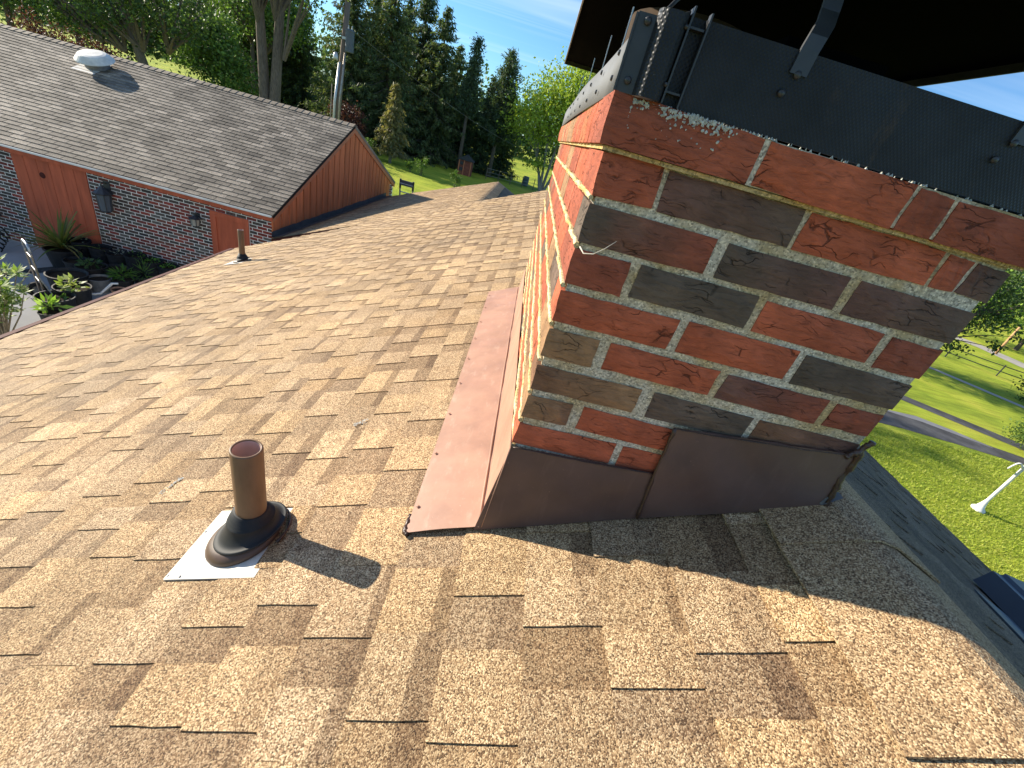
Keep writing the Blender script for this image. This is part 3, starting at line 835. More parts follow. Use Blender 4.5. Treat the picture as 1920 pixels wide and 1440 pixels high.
# ---- flashings
def plate(name, poly, y, mat, parent, thick=.003, bulge=0.0, label=None):
    """sheet in a plane y = const from (x,z) outline, subdivided with slight dents"""
    from mathutils.geometry import tessellate_polygon
    mb = MB(); mb.prism([(x, y, z) for x, z in poly], (0, -thick, 0))
    return mb.build(name, mat, parent, label=label)
def sheet(name, c4, mat, parent, nx=14, ny=8, amp=.0015, nrm=(0, -1, 0), thick=.003, seed=1, label=None):
    """dented sheet between four corners (TL,TR,BR,BL)"""
    r = random.Random(seed); TL, TR, BR, BL = [Vector(p) for p in c4]; nn = Vector(nrm).normalized()
    V = []
    ph = [(r.uniform(0, 6), r.uniform(0, 6), r.uniform(2, 6), r.uniform(2, 6)) for _ in range(5)]
    for lay in (0, 1):
        for j in range(ny + 1):
            for i in range(nx + 1):
                a = i / nx; b = j / ny
                p = (TL * (1 - a) + TR * a) * (1 - b) + (BL * (1 - a) + BR * a) * b
                dd = sum(math.sin(q[0] + a * q[2]) * math.sin(q[1] + b * q[3]) for q in ph) * amp
                e = r.uniform(-.0012, .0012) if (j == 0) else 0
                V.append(p + nn * (dd - lay * thick) + Vector((0, 0, e)))
    w = nx + 1; o2 = w * (ny + 1); F = []
    for j in range(ny):
        for i in range(nx):
            q = (j * w + i, (j + 1) * w + i, (j + 1) * w + i + 1, j * w + i + 1)
            F.append(q); F.append(tuple(o2 + k for k in q[::-1]))
    ring = [i for i in range(w)] + [j * w + nx for j in range(1, ny + 1)] + [ny * w + i for i in range(nx - 1, -1, -1)] + [j * w for j in range(ny - 1, 0, -1)]
    e0 = len(V); V += [V[i].copy() for i in ring] + [V[o2 + i].copy() for i in ring]; m = len(ring)
    for i in range(m):
        b = (i + 1) % m; F.append((e0 + i, e0 + b, e0 + m + b, e0 + m + i))
    mb = MB(); mb.add(V, F)
    return mb.build(name, mat, parent, smooth=True, label=label)
FZ = lambda x: Z0 + SL * x
ap = sheet('apron_flashing', [(-.001, -.0055, -.5015), (.279, -.0055, -.4842), (.289, -.016, FZ(.289) + .010), (-.026, -.020, FZ(-.026) + .009)], M['brown_metal'], chimney, seed=4, amp=.0006, label='brown painted metal flashing at the foot of the chimney')
ap2 = sheet('apron_flashing', [(.2665, -.0075, -.3770), (.592, -.0075, -.3400), (.603, -.016, FZ(.603) + .012), (.2815, -.018, FZ(.2815) + .012)], M['brown_metal'], chimney, seed=6, amp=.0006, label='brown metal flashing stepping up towards the ridge')
def bead(name, pts, r0, parent, mat, n=7):
    mb = MB(); P2 = []
    for a, b in zip(pts, pts[1:]):
        a = Vector(a); b = Vector(b)
        for t in range(8): P2.append(a.lerp(b, t / 8) + Vector((rng.uniform(-1, 1), rng.uniform(-.3, .3), rng.uniform(-1, 1))) * r0 * .28)
    P2.append(Vector(pts[-1]))
    mb.tube(P2, [r0 * rng.uniform(.7, 1.35) for _ in P2], n)
    return mb.build(name, mat, parent, smooth=True)
bead('sealant_bead', [(.2665, -.0085, -.375), (.272, -.0090, -.47), (.2815, -.019, FZ(.2815) + .014)], .0030, ap2, M['sealant'])
bead('sealant_bead', [(.2665, -.0085, -.376), (.330, -.0090, -.372), (.40, -.0085, -.364), (.50, -.0085, -.354), (.592, -.0080, -.341)], .0011, ap2, M['sealant'])
bead('sealant_bead', [(.593, -.0085, -.318), (.597, -.0090, -.385), (.602, -.017, FZ(.6) + .014)], .0055, ap2, M['sealant'])
bead('sealant_bead', [(.575, -.0085, -.346), (.588, -.0095, -.330), (.598, -.0095, -.305)], .0055, ap2, M['sealant'])
bead('sealant_bead', [(.0, -.0065, -.5005), (.14, -.0070, -.4945), (.278, -.0070, -.4845)], .0011, ap, M['sealant'])
# flange laid on the shingles along the sunny side, folded up against the bricks
fl = sheet('side_flashing', [rp(-.004, 1.66, .0165), rp(-.004, -.018, .0165), rp(-.160, -.022, .0150), rp(-.160, 1.645, .0150)], M['pink_metal'], chimney, nx=40, ny=6, amp=.0010, nrm=(-SL, 0, 1), thick=.0015, seed=9, label='dusty pinkish brown metal flashing beside the chimney')
up = rp(-.004, 0, .015)
sheet('upstand', [(-.0050, 1.66, FZ(0) + .115), (-.0050, -.012, FZ(0) + .225), rp(-.0065, -.020, .0150), rp(-.0065, 1.66, .0150)], M['pink_metal'], fl, nx=30, ny=5, amp=.0006, nrm=(-1, 0, 0), thick=.0015, seed=12)
bead('fold_line', [rp(-.012, -.02, .0175), rp(-.012, .8, .0175), rp(-.012, 1.65, .0175)], .0026, fl, M['pink_metal'])
bead('sealant_bead', [rp(-.155, -.026, .012), rp(-.163, -.016, .012), rp(-.163, .03, .012)], .0045, fl, M['sealant'])
mb = MB()
for i in range(9):
    q = rp(-.150, .05 + i * .19, .0175); mb.lathe([(0.0, .0022), (.003, .0018), (.0042, 0)], q, 8, axis=(-SL, 0, 1))
mb.build('nail_heads', M['pink_metal'], fl)
mb = MB()
A = [rp(.598, -.022, .0225), rp(.638, -.012, .0275), rp(.640, .30, .0275), rp(.602, .30, .0225), (.6035, -.012, FZ(.6) + .06), (.6035, .30, FZ(.6) + .07)]
mb.add(A, [(0, 1, 2, 3), (0, 3, 5, 4)])
mb.build('corner_flashing', M['grey_metal'], chimney)

# dry stem caught on the corner mortar
mb = MB(); mb.tube([(.006, -.004, -.1225), (.012, -.016, -.128), (.024, -.026, -.1235), (.036, -.030, -.112), (.048, -.031, -.098)], [.0011, .0009, .0008, .0006, .0003], 5)
tag(mb.build('grass_stem', M['stem'], smooth=True), 'thin pale dry stem caught on the chimney corner mortar', 'stem')

# ================================================================== CHIMNEY CAP (stands on the chimney)
cap = empty('chimney_cap', (.3, .8, CH_TOP), 'black embossed steel chimney cap with a wide black lid on bent straps', 'chimney cap')
ZB = .0640; ZT = .150
def extr(prof, z0, z1, mat, name, parent, thick=.0025, ztop=None, smooth=False):
    """vertical sheet following an (x,y) polyline"""
    mb = MB(); n = len(prof); V = []
    zt = (lambda i: z1) if ztop is None else ztop
    off = []
    for i, p in enumerate(prof):
        a = Vector(prof[max(i - 1, 0)]); b = Vector(prof[min(i + 1, n - 1)]); t = (b - a).normalized(); off.append(Vector((-t.y, t.x)) * thick)
    for lay in (0, 1):
        for i, p in enumerate(prof):
            q = Vector(p) + off[i] * lay
            V.append((q.x, q.y, z0)); V.append((q.x, q.y, zt(i)))
    F = []
    for lay in (0, 1):
        o = lay * 2 * n
        for i in range(n - 1):
            f = (o + 2 * i, o + 2 * i + 2, o + 2 * i + 3, o + 2 * i + 1); F.append(f if lay == 0 else f[::-1])
    o = 2 * n
    for i in range(n - 1):
        F.append((2 * i + 1, 2 * i + 3, o + 2 * i + 3, o + 2 * i + 1)); F.append((2 * i, o + 2 * i, o + 2 * i + 2, 2 * i + 2))
    F.append((0, 1, o + 1, o)); m = 2 * (n - 1); F.append((m, o + m, o + m + 1, m + 1))
    mb.add(V, F); return mb.build(name, mat, parent, smooth=smooth)
front = extr([(.0075, -.0150), (.0105, -.0235), (.016, -.0285), (.024, -.0305), (.034, -.0290), (.041, -.0215), (.0415, -.0060), (.064, -.0055), (.0645, -.0105), (.10, -.0100), (.25, -.0095), (.45, -.0095), (.612, -.0095)], ZB, ZT, M['emboss'], 'front_panel', cap,
             ztop=lambda i: ZT - (0.004 if i < 5 else 0))
extr([(-.0130, -.0120), (.0085, -.0140)], ZB, ZT - .010, M['black_steel'], 'corner_flange', cap)
extr([(-.0135, -.0150), (-.0125, -.0115)], ZB, ZT - .012, M['black_steel'], 'corner_flange', cap)
extr([(.614, -.0095), (.614, 1.62)], ZB, ZT, M['black_steel'], 'side_panel', cap)
extr([(.60, 1.625), (-.01, 1.625)], ZB, ZT - .01, M['black_steel'], 'rear_panel', cap)
lp = []
for i in range(15):
    t = i / 14; lp.append((-.0125 - .006 * math.sin(math.pi * t), 1.62 - t * 1.632))
lpan = extr(lp, ZB, .12, M['side_steel'], 'side_panel', cap, ztop=lambda i: .116 + .010 * math.sin(i * .9) * .3 + .004 * (i / 14), smooth=True)
for i in range(7):
    mb = MB(); y = .02 + i * .17 if i else .012
    for dz in (.0, .026):
        mb.lathe([(.0, .003), (.0026, .0024), (.0036, 0)], (-.0175, y + .004, .078 + dz), 8, axis=(-1, 0, 0))
    mb.build('rivet', M['black_steel'], lpan)
# two thin fins and the shadowed slot between them
for x, yo in ((.0420, -.0240), (.0640, -.0170)):
    mb = MB(); V = [(x, -.0060, ZB), (x + .0020, -.0060, ZB), (x + .0020, yo, ZB), (x, yo, ZB)]
    mb.prism(V, (.001, 0, ZT - ZB + .005)); mb.build('fin', M['black_steel'], cap)
for z in (ZB + .012, ZT - .012):
    mb = MB(); mb.box(.0445, .0635, -.0140, -.0065, z, z + .0022); mb.build('brace', M['black_steel'], cap)
for p, ax in (((-.0022, -.0150, .0765), (0, -1, 0)), ((-.0008, -.0150, .1330), (0, -1, 0)), ((.186, -.0115, .128), (0, -1, 0)), ((.1775, -.0115, .108), (0, -1, 0)), ((.470, -.0115, .128), (0, -1, 0)), ((.462, -.0115, .108), (0, -1, 0)), ((.0405, -.0235, .082), (0, -1, 0)), ((.0405, -.0235, .136), (0, -1, 0))):
    mb = MB(); rr = .0042 if p[0] > .15 or p[0] < .01 else .0026
    mb.lathe([(0, .0028), (rr * .6, .0026), (rr, .0012), (rr * 1.05, 0)], p, 10, axis=ax); mb.build('bolt', M['black_steel'], cap, smooth=True)
def strap(pts, w, name='strap'):
    """flat bar bent in the y-z plane, w wide along x: pts (x,y,z)"""
    mb = MB(); V = []; n = len(pts)
    for x, y, z in pts: V += [(x - w / 2, y, z), (x + w / 2, y, z), (x + w / 2, y + .004, z + .001), (x - w / 2, y + .004, z + .001)]
    F = []
    for i in range(n - 1):
        for k in range(4): F.append((4 * i + k, 4 * i + (k + 1) % 4, 4 * i + 4 + (k + 1) % 4, 4 * i + 4 + k))
    F += [(3, 2, 1, 0), tuple(4 * (n - 1) + k for k in range(4))]
    mb.add(V, F); return mb.build(name, M['black_steel'], cap)
ZLID = .30
strap([(.186, -.0125, .128), (.187, -.0125, .152), (.189, -.0120, .166), (.193, -.0060, .178), (.194, .0010, .192), (.192, .0040, .21), (.190, .006, .24), (.189, .006, ZLID)], .021)
strap([(.475, -.0125, .128), (.476, -.0125, .152), (.478, -.0120, .166), (.480, -.0060, .178), (.481, .0010, .192), (.480, .0040, .21), (.478, .006, .24), (.477, .006, ZLID)], .021)
mb = MB(); mb.tube([(.014, -.020, ZT - .006), (.022, -.014, ZT + .006), (.034, -.006, ZT + .020), (.040, .002, ZT + .045), (.042, .006, ZLID)], [.0022, .0022, .0024, .0024, .0024], 6); mb.build('strap', M['black_steel'], cap)
mb = MB(); mb.tube([(.45, .42, ZT - .02), (.50, .60, ZLID)], .006, 6); mb.build('rear_rod', M['black_steel'], cap)
# lid: shallow tray with turned-down rim
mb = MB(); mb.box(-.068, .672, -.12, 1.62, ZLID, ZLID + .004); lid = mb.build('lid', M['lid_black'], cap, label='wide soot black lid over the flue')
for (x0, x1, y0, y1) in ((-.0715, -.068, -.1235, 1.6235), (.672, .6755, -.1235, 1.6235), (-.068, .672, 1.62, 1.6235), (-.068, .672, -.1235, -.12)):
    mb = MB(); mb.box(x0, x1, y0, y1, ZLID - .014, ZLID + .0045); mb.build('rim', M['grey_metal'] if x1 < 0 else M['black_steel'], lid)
# flue box and sooty tile seen under the lid
mb = MB(); mb.box(.20, .345, .10, .36, ZB, .188); mb.build('flue_box', M['lid_black'], cap)
mb = MB(); mb.lathe([(.115, 0), (.115, .17), (.098, .17), (.098, .02)], (.14, .42, ZB), 28); mb.build('flue_pipe', M['rust'], cap, smooth=True)
mb = MB(); mb.box(-.005, .605, 0, 1.6, .0625, .0635); mb.build('base_sheet', M['lid_black'], cap)
for i, (y, x) in enumerate(((.13, -.006), (.34, -.008), (.62, -.010), (.95, -.010))):
    mb = MB(); mb.tube([(x, y, .09), (x, y, .175 + .004 * i)], .0011, 5); mb.build('wire_spike', M['galv'], cap)

# ================================================================== VENT PIPES ON THE TAN ROOF
NR = Vector((-SL, 0, 1)).normalized()
def vent_pipe(x, y, top, label, big=True):
    zb = Z0 + SL * x
    t = empty('vent_pipe', (x, y, zb), label, 'vent pipe')
    rr = .0300; H = top - zb
    mb = MB(); mb.lathe([(rr, -.02), (rr, H - .003), (rr - .0012, H), (rr - .0045, H), (rr - .0052, H - .002)], (x, y, zb), 28); mb.build('pipe', M['brown_pvc'], t, smooth=True)
    mb = MB(); mb.lathe([(rr - .0052, H - .002), (rr - .006, H - .02), (rr - .0065, H - .045), (0.0001, H - .045)], (x, y, zb), 28); mb.build('pipe_bore', M['pipe_inside'], t, smooth=True)
    # boot: brown hard base, black rubber cone tilted with the roof
    o = Vector((x, y, zb)); ax = (NR * .75 + Vector((0, 0, 1)) * .25).normalized()
    mb = MB(); mb.lathe([(.080, .004), (.0805, .009), (.078, .015), (.072, .021), (.064, .026), (.05, .028)], o + Vector((-.014, -.006, -.004)), 36, axis=NR); mb.build('boot_base', M['brown_plastic'], t, smooth=True)
    prof = [(.0765, .0, .0), (.0785, .03, .0), (.0775, .09, .0), (.0735, .11, .0), (.0715, .10, .05), (.0620, .20, .25), (.0525, .42, .5), (.0490, .56, .7), (.0482, .62, .75), (.0455, .625, .78), (.0445, .71, .85), (.0422, .715, .88), (.0410, .80, .92), (.0390, .805, .95), (.0378, .90, 1), (.0352, .905, 1), (.0345, 1.0, 1), (rr - .0006, 1.0, 1)]
    C0 = o + NR * .026 + Vector((.003, .004, 0)); C1 = o + Vector((0, 0, .094)); V = []; F = []; nn = 40
    for r0, a, b in prof:
        ax = NR.lerp(Vector((0, 0, 1)), b * b).normalized(); c = C0.lerp(C1, a); u = Vector((0, 1, 0)); w = ax.cross(u).normalized(); u = w.cross(ax)
        for k in range(nn): V.append(c + (u * math.cos(2 * math.pi * k / nn) + w * math.sin(2 * math.pi * k / nn)) * r0)
    for i in range(len(prof) - 1):
        for k in range(nn): F.append((i * nn + k, i * nn + (k + 1) % nn, (i + 1) * nn + (k + 1) % nn, (i + 1) * nn + k))
    mb = MB(); mb.add(V, F); mb.build('boot', M['rubber'], t, smooth=True)
    return t
pipe1 = vent_pipe(-.508, .005, -.667, 'brown vent pipe with black rubber boot on the roof left of the chimney')
pl = MB()
P4 = [rp(-.632, -.107, .0095), rp(-.632, .086, .0095), rp(-.44, .086, .0030), rp(-.44, -.107, .0030)]
pl.hexa([rp(-.632, -.107, .006), rp(-.632, .086, .006), rp(-.44, .086, .0004), rp(-.44, -.107, .0004)] + P4)
pl.build('base_plate', M['white_plate'], pipe1)
mb = MB(); mb.tube([rp(-.508 + .078 * math.cos(a), .005 + .084 * math.sin(a), .010) for a in [R(-20 + 9 * k) for k in range(12)]], [.0032 * rng.uniform(.6, 1.3) for _ in range(12)], 6)
mb.build('sealant_bead', M['sealant'], pipe1, smooth=True)
for u, v in ((-.628, -.098), (-.628, .02), (-.60, -.101)):
    mb = MB(); mb.lathe([(0, .0015), (.0022, .001), (.0028, 0)], rp(u, v, .0095), 8, axis=NR); mb.build('nail', M['grey_metal'], pipe1)
pipe2 = vent_pipe(-3.06, 4.10, -1.64, 'thin brown vent pipe near the far eave in front of the red door')
mb = MB(); mb.hexa([rp(-3.20, 3.98, .010), rp(-3.20, 4.20, .010), rp(-3.0, 4.20, .006), rp(-3.0, 3.98, .006), rp(-3.20, 3.98, .0125), rp(-3.20, 4.20, .0125), rp(-3.0, 4.20, .0085), rp(-3.0, 3.98, .0085)]); mb.build('base_plate', M['white_plate'], pipe2)

# low dark vent on the shaded slope
rv = empty('roof_vent', rpr(1.9, -.2, 0), 'dark blue grey metal roof vent on the shaded slope at the right edge', 'roof vent')
mb = MB(); mb.hexa([rpr(2.5, -.9, .01), rpr(1.40, -.9, .01), rpr(1.40, .20, .01), rpr(2.5, .34, .01), rpr(2.5, -.9, .014), rpr(1.40, -.9, .014), rpr(1.40, .20, .014), rpr(2.5, .34, .014)]); mb.build('vent_flange', M['transformer'], rv)
mb = MB(); prof = [(1.66, .012), (1.66, .075), (1.70, .082), (1.705, .094), (1.85, .125), (2.0, .135), (2.15, .120), (2.28, .08), (2.28, .012)]
A = [rpr(x, .37 + .06 * (x - 1.66), h) for x, h in prof]; B = [rpr(x, -.8, h) for x, h in prof]; n = len(prof)
mb.add(A + B, [tuple(range(n)), tuple(range(n, 2 * n))[::-1]] + [(i, n + i, n + i + 1, i + 1) for i in range(n - 1)]); mb.build('vent_hood', M['transformer'], rv)

# ================================================================== GREY ROOFED BRICK WING ACROSS THE PATIO
wing = empty('brick_building', (-10, 12, G), 'brick building with grey shingled roof and orange board gable beyond the patio', 'building')
WX = -4.87; WY = 8.0; WE = -2.50; RY = 11.95; RZ = WE + SL * (RY - WY); WL = -17.0; FY = 15.9
def gp(x, y, h=0.0):               # near slope of the grey roof
    return (x, y - SL / NL * h, WE + SL * (y - WY) + h / NL)
def gpb(x, y, h=0.0):              # far slope
    return (x, y + SL / NL * h, RZ - SL * (y - RY) + h / NL)
body = MB(); body.box(WL + .3, WX - .006, WY + .0025, FY, G - .3, -2.62)
body = body.build('wall', M['mortar_far'], wing, label='red and charcoal brick wall with pale mortar')
mb = MB(); zz = -2.62
mb.prism([(WX - .03, WY + .05, zz), (WX - .03, FY, zz), (WX - .03, RY, RZ - .14)], (WL + 10.0 - WX, 0, 0)); mb.build('gable_core', M['deck'], wing)
mb = MB(); mb.box(WX - .05, WX - .03, WY + .01, FY, -3.4, -2.60); mb.build('gable_backing', M['deck'], wing)
# bricks, one by one
doorA = (-9.80, -8.42, -2.62); doorB = (-6.09, -5.335, -2.745)
bx = []
CH = .0637; zt = -2.625; row = 0
while zt > G + .13 + .05:
    off = (0 if row % 2 else .1015)
    x = WX - off + (.1015 if off else 0) - (0.1015 if off else 0)
    x = WX
    first = True
    while x > -13.4:
        w = .0905 if (first and row % 2) else .187
        x0, x1 = x - w, x; x -= w + .016; first = False
        segs = [(x0, x1)]
        for (da, db, dz) in (doorA, doorB):
            ns = []
            for a, b in segs:
                if zt - .052 > dz or b <= da or a >= db: ns.append((a, b)); continue
                if a < da - .012: ns.append((a, da - .012))
                if b > db + .012: ns.append((db + .012, b))
            segs = ns
        for a, b in segs:
            if b - a > .02: bx.append((a, b, zt))
    zt -= CH; row += 1
bx.sort(key=lambda q: (q[0] + .08) ** 2 + (q[2]) ** 2 * 1.0 if q[2] > -4.2 else 999)
WB = [(0.20, 0.045, 0.035), (0.24, 0.05, 0.035), (0.16, 0.042, 0.035), (0.075, 0.060, 0.052), (0.060, 0.050, 0.045), (0.11, 0.095, 0.082), (0.16, 0.062, 0.045), (0.09, .06, .05)]
rest = MB()
for i, (a, b, zt) in enumerate(bx):
    c = rng.choice(WB); k = rng.uniform(.8, 1.15); c = tuple(v * k for v in c); p = rng.uniform(-.003, .001)
    mb = MB() if i < 290 else rest
    mb.hexa([(a, WY + p, zt - .052), (b, WY + p, zt - .052), (b, WY + .06, zt - .052), (a, WY + .06, zt - .052), (a, WY + p, zt), (b, WY + p, zt), (b, WY + .06, zt), (a, WY + .06, zt)], c)
    if i < 290: mb.build('brick', M['brick_far'], body)
rest.build('brick_field', M['brick_far'], body, kind='stuff')
# small brick return at the far corner of the gable
for r_ in range(10):
    for c_ in range(3):
        y0 = 15.28 + c_ * .205 + (.1 if r_ % 2 else 0); z = -2.63 - r_ * CH
        if y0 + .19 > 15.92: continue
        mb = MB(); mb.box(WX - .03, WX + .004, y0, y0 + .19, z - .052, z, tuple(v * 1.5 for v in rng.choice(WB))); mb.build('brick', M['brick_far'], body)
mb = MB(); mb.box(WX - .03, WX - .003, 15.26, 15.93, -3.4, -2.6); mb.build('corner_mortar', M['mortar_far'], body)
# footing ledge
mb = MB(); mb.box(-8.2, -6.2, WY - .13, WY + .0, G + .13, G + .36); mb.build('footing', M['tan_stone'], wing)
# fascia, soffit, drip edge
mb = MB(); mb.box(WL, WX + .03, WY - .060, WY + .02, -2.640, -2.560); mb.build('fascia', M['door_red'], wing)
mb = MB(); mb.box(WL, WX + .035, WY - .092, WY - .060, -2.560, -2.528); mb.build('drip_edge', M['white_trim'], wing)
# roof deck of both slopes
roofg = MB()
A = [(WL, WY - .05), (WX + .045, WY - .05), (WX + .045, RY), (WL, RY)]
roofg.add([gp(x, y, -.004) for x, y in A] + [gp(x, y, -.07) for x, y in A], [(0, 1, 2, 3), (7, 6, 5, 4), (0, 4, 5, 1), (1, 5, 6, 2), (2, 6, 7, 3), (3, 7, 4, 0)])
roofg = roofg.build('roof', M['deck'], wing, label='weathered grey three tab shingle roof')
mb = MB(); A = [(WL, RY), (WX + .045, RY), (WX + .045, FY + .12), (WL, FY + .12)]
mb.add([gpb(x, y, .004) for x, y in A] + [gpb(x, y, -.07) for x, y in A], [(0, 1, 2, 3), (7, 6, 5, 4), (0, 4, 5, 1), (1, 5, 6, 2), (2, 6, 7, 3), (3, 7, 4, 0)]); mb.build('far_slope', M['grey_shingle'], roofg)
gt = []; GE = .118; TW = .285
r_ = 0; y = WY - .055
while y < RY - .02:
    x = WX + .05 + (-TW * .5 if r_ % 2 else 0) - rng.uniform(0, .01)
    x = WX + .05 - (TW / 2 if r_ % 2 else 0)
    if r_ % 2: gt.append((x, WX + .05, y))
    while x > WL:
        gt.append((max(WL, x - TW + .011), x, y)); x -= TW
    y += GE; r_ += 1
gt.sort(key=lambda q: (q[0] + .08) ** 2 + (q[2] + .64) ** 2)
rest = MB()
for i, (a, b, y) in enumerate(gt):
    mb = MB() if i < 290 else rest
    k = rng.choice([1, 1, .9, 1.15, 1.35, .75, .62]) * rng.uniform(.9, 1.1)
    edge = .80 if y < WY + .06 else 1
    y1 = min(y + GE + .02, RY)
    j = rng.uniform(-.002, .002)
    top = [gp(a, y + j, .013), gp(b, y + j, .013), gp(b, y1, .0012), gp(a, y1, .0012)]
    bt = [gp(a, y + j, -.003), gp(b, y + j, -.003), gp(b, y1, -.003), gp(a, y1, -.003)]
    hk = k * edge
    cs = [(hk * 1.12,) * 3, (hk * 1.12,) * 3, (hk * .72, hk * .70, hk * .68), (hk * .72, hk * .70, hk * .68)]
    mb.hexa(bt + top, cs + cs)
    if i < 290: mb.build('shingle', M['grey_shingle'], roofg)
rest.build('shingle_field', M['grey_shingle'], roofg, kind='stuff')
# ridge caps
def lcap(x0, x1, k):
    V = []
    for xx, lf in ((x1, .026), (x0, .016)):
        for lay in (0, -.006):
            V += [gp(xx, RY - .16, lf + lay), gp(xx, RY - .03, lf + lay), (xx, RY, gp(xx, RY, lf + lay)[2] - .004), gpb(xx, RY + .03, lf + lay), gpb(xx, RY + .16, lf + lay)]
    F = []
    for i in range(4):
        F.append((i, i + 1, 10 + i + 1, 10 + i)); F.append((5 + i + 1, 5 + i, 15 + i, 15 + i + 1)); F.append((5 + i, 5 + i + 1, i + 1, i))
    F += [(0, 10, 15, 5), (4, 9, 19, 14)]
    mb = MB(); mb.add(V, F, (k, k * .97, k * .92)); mb.build('ridge_cap', M['grey_shingle'], roofg)
x = WX + .05
while x > WL: lcap(x - .20, x, rng.uniform(.75, 1.15)); x -= .165
# gable siding: boards over dark backing that paints deeper shade into the channels
def rake_top(y): return WE + SL * (min(y - WY, FY - y + (FY - RY) - (RY - WY))) - .11 if False else (WE + SL * (y - WY) if y < RY else RZ - SL * (y - RY)) - .115
gab = MB(); gab.box(WX - .029, WX - .012, WY + .02, 15.27, -3.6, -2.7); gab = gab.build('gable_siding', M['maroon'], wing, label='orange red vertical board siding of the gable')
y = WY + .03
while y < 15.8:
    y1 = min(y + .272, 15.84)
    zb = -3.30 if y < 15.25 else -2.60
    zb0 = Z1 + SL * WX - .05
    zb = zb0 if y < 15.24 else -2.60
    if y < RY < y1: pts = [(y, zb), (y1, zb), (y1, rake_top(y1)), (RY, rake_top(RY)), (y, rake_top(y))]
    else: pts = [(y, zb), (y1, zb), (y1, rake_top(y1)), (y, rake_top(y))]
    k = rng.uniform(.92, 1.08)
    mb = MB(); mb.prism([(WX - .012, p, z) for p, z in pts], (.026, 0, 0), (k, k, k)); mb.build('board', M['orange_wood'], gab)
    y = y1 + .040
mb = MB(); mb.box(WX - .012, WX + .018, WY - .002, WY + .028, Z1 + SL * WX - .25, -2.53); mb.build('corner_board', M['orange_wood'], gab)
mb = MB()
mb.hexa([(WX + .014, WY - .03, WE - .16), (WX + .040, WY - .03, WE - .16), (WX + .040, RY, RZ - .185), (WX + .014, RY, RZ - .185), (WX + .014, WY - .03, WE - .022), (WX + .040, WY - .03, WE - .022), (WX + .040, RY, RZ - .010), (WX + .014, RY, RZ - .010)]); mb.build('rake_board', M['orange_trim'], wing)
mb = MB(); fz = RZ - SL * (FY + .10 - RY)
mb.hexa([(WX + .012, RY, RZ - .185), (WX + .038, RY, RZ - .185), (WX + .038, FY + .10, fz - .185), (WX + .012, FY + .10, fz - .185), (WX + .012, RY, RZ - .010), (WX + .038, RY, RZ - .010), (WX + .038, FY + .10, fz - .010), (WX + .012, FY + .10, fz - .010)]); mb.build('rake_board', M['orange_trim'], wing)
# doors
def plank_door(x0, x1, zt, zb, y, n, mat, label):
    d = MB(); d.box(x0, x1, y + .020, y + .05, zb, zt); d = d.build('door', M['maroon'], wing, label=label)
    w = (x1 - x0) / n
    for i in range(n):
        k = rng.uniform(.93, 1.07)
        mb = MB(); mb.box(x0 + i * w + .004, x0 + (i + 1) * w - .004, y, y + .019, zb, zt - .004, (k, k, k)); mb.build('plank', mat, d)
    return d
dA = plank_door(doorA[0], doorA[1], -2.60, G + .14, WY - .018, 6, M['door_red'], 'wide orange red board panel in the brick wall')
mb = MB(); mb.lathe([(0, .01), (.05, .008), (.055, 0)], (-9.28, WY - .019, -2.93), 14, axis=(0, -1, 0)); mb.build('vent_disc', M['maroon'], dA)
dB = MB(); dB.box(doorB[0], doorB[1], WY - .002, WY + .05, G + .14, doorB[2]); dB = dB.build('door', M['door_red'], wing, label='narrow red door under the eave')
for (x0, x1, z0, z1) in ((doorB[0], doorB[0] + .11, G + .14, doorB[2]), (doorB[1] - .07, doorB[1], G + .14, doorB[2]), (doorB[0] + .11, doorB[1] - .07, doorB[2] - .10, doorB[2]), (doorB[0] + .11, doorB[1] - .07, G + .9, G + 1.02)):
    mb = MB(); mb.box(x0, x1, WY - .020, WY - .0025, z0, z1); mb.build('door_rail', M['door_red'], dB)
mb = MB(); mb.lathe([(.0, .05), (.022, .045), (.026, .03), (.012, .015), (.012, 0)], (doorB[1] - .10, WY - .003, G + 1.05), 10, axis=(0, -1, 0)); mb.build('door_handle', M['galv'], dB)

# attic vent dome on the grey roof
vx, vy = -10.72, 11.30
dv = empty('roof_vent', gp(vx, vy), 'round white dome vent near the ridge of the grey roof', 'roof vent')
zc = gp(vx, vy)[2]
mb = MB(); mb.lathe([(.24, -.05), (.24, .155)], (vx, vy, zc), 24, axis=(0, -.36, 1)); mb.build('vent_neck', M['grey_metal'], dv, smooth=True)
mb = MB(); mb.lathe([(.0001, .285), (.20, .282), (.26, .27), (.285, .255), (.375, .16), (.38, .14), (.36, .135), (.24, .15)], (vx, vy, zc), 36, axis=(0, -.36, 1)); mb.build('dome', M['fiber_white'], dv)
mb = MB(); mb.hexa([gp(vx - .33, vy - .36, .008), gp(vx + .18, vy - .36, .008), gp(vx + .18, vy + .2, .008), gp(vx - .33, vy + .2, .008), gp(vx - .33, vy - .36, .011), gp(vx + .18, vy - .36, .011), gp(vx + .18, vy + .2, .011), gp(vx - .33, vy + .2, .011)]); mb.build('flashing', M['white_trim'], dv)

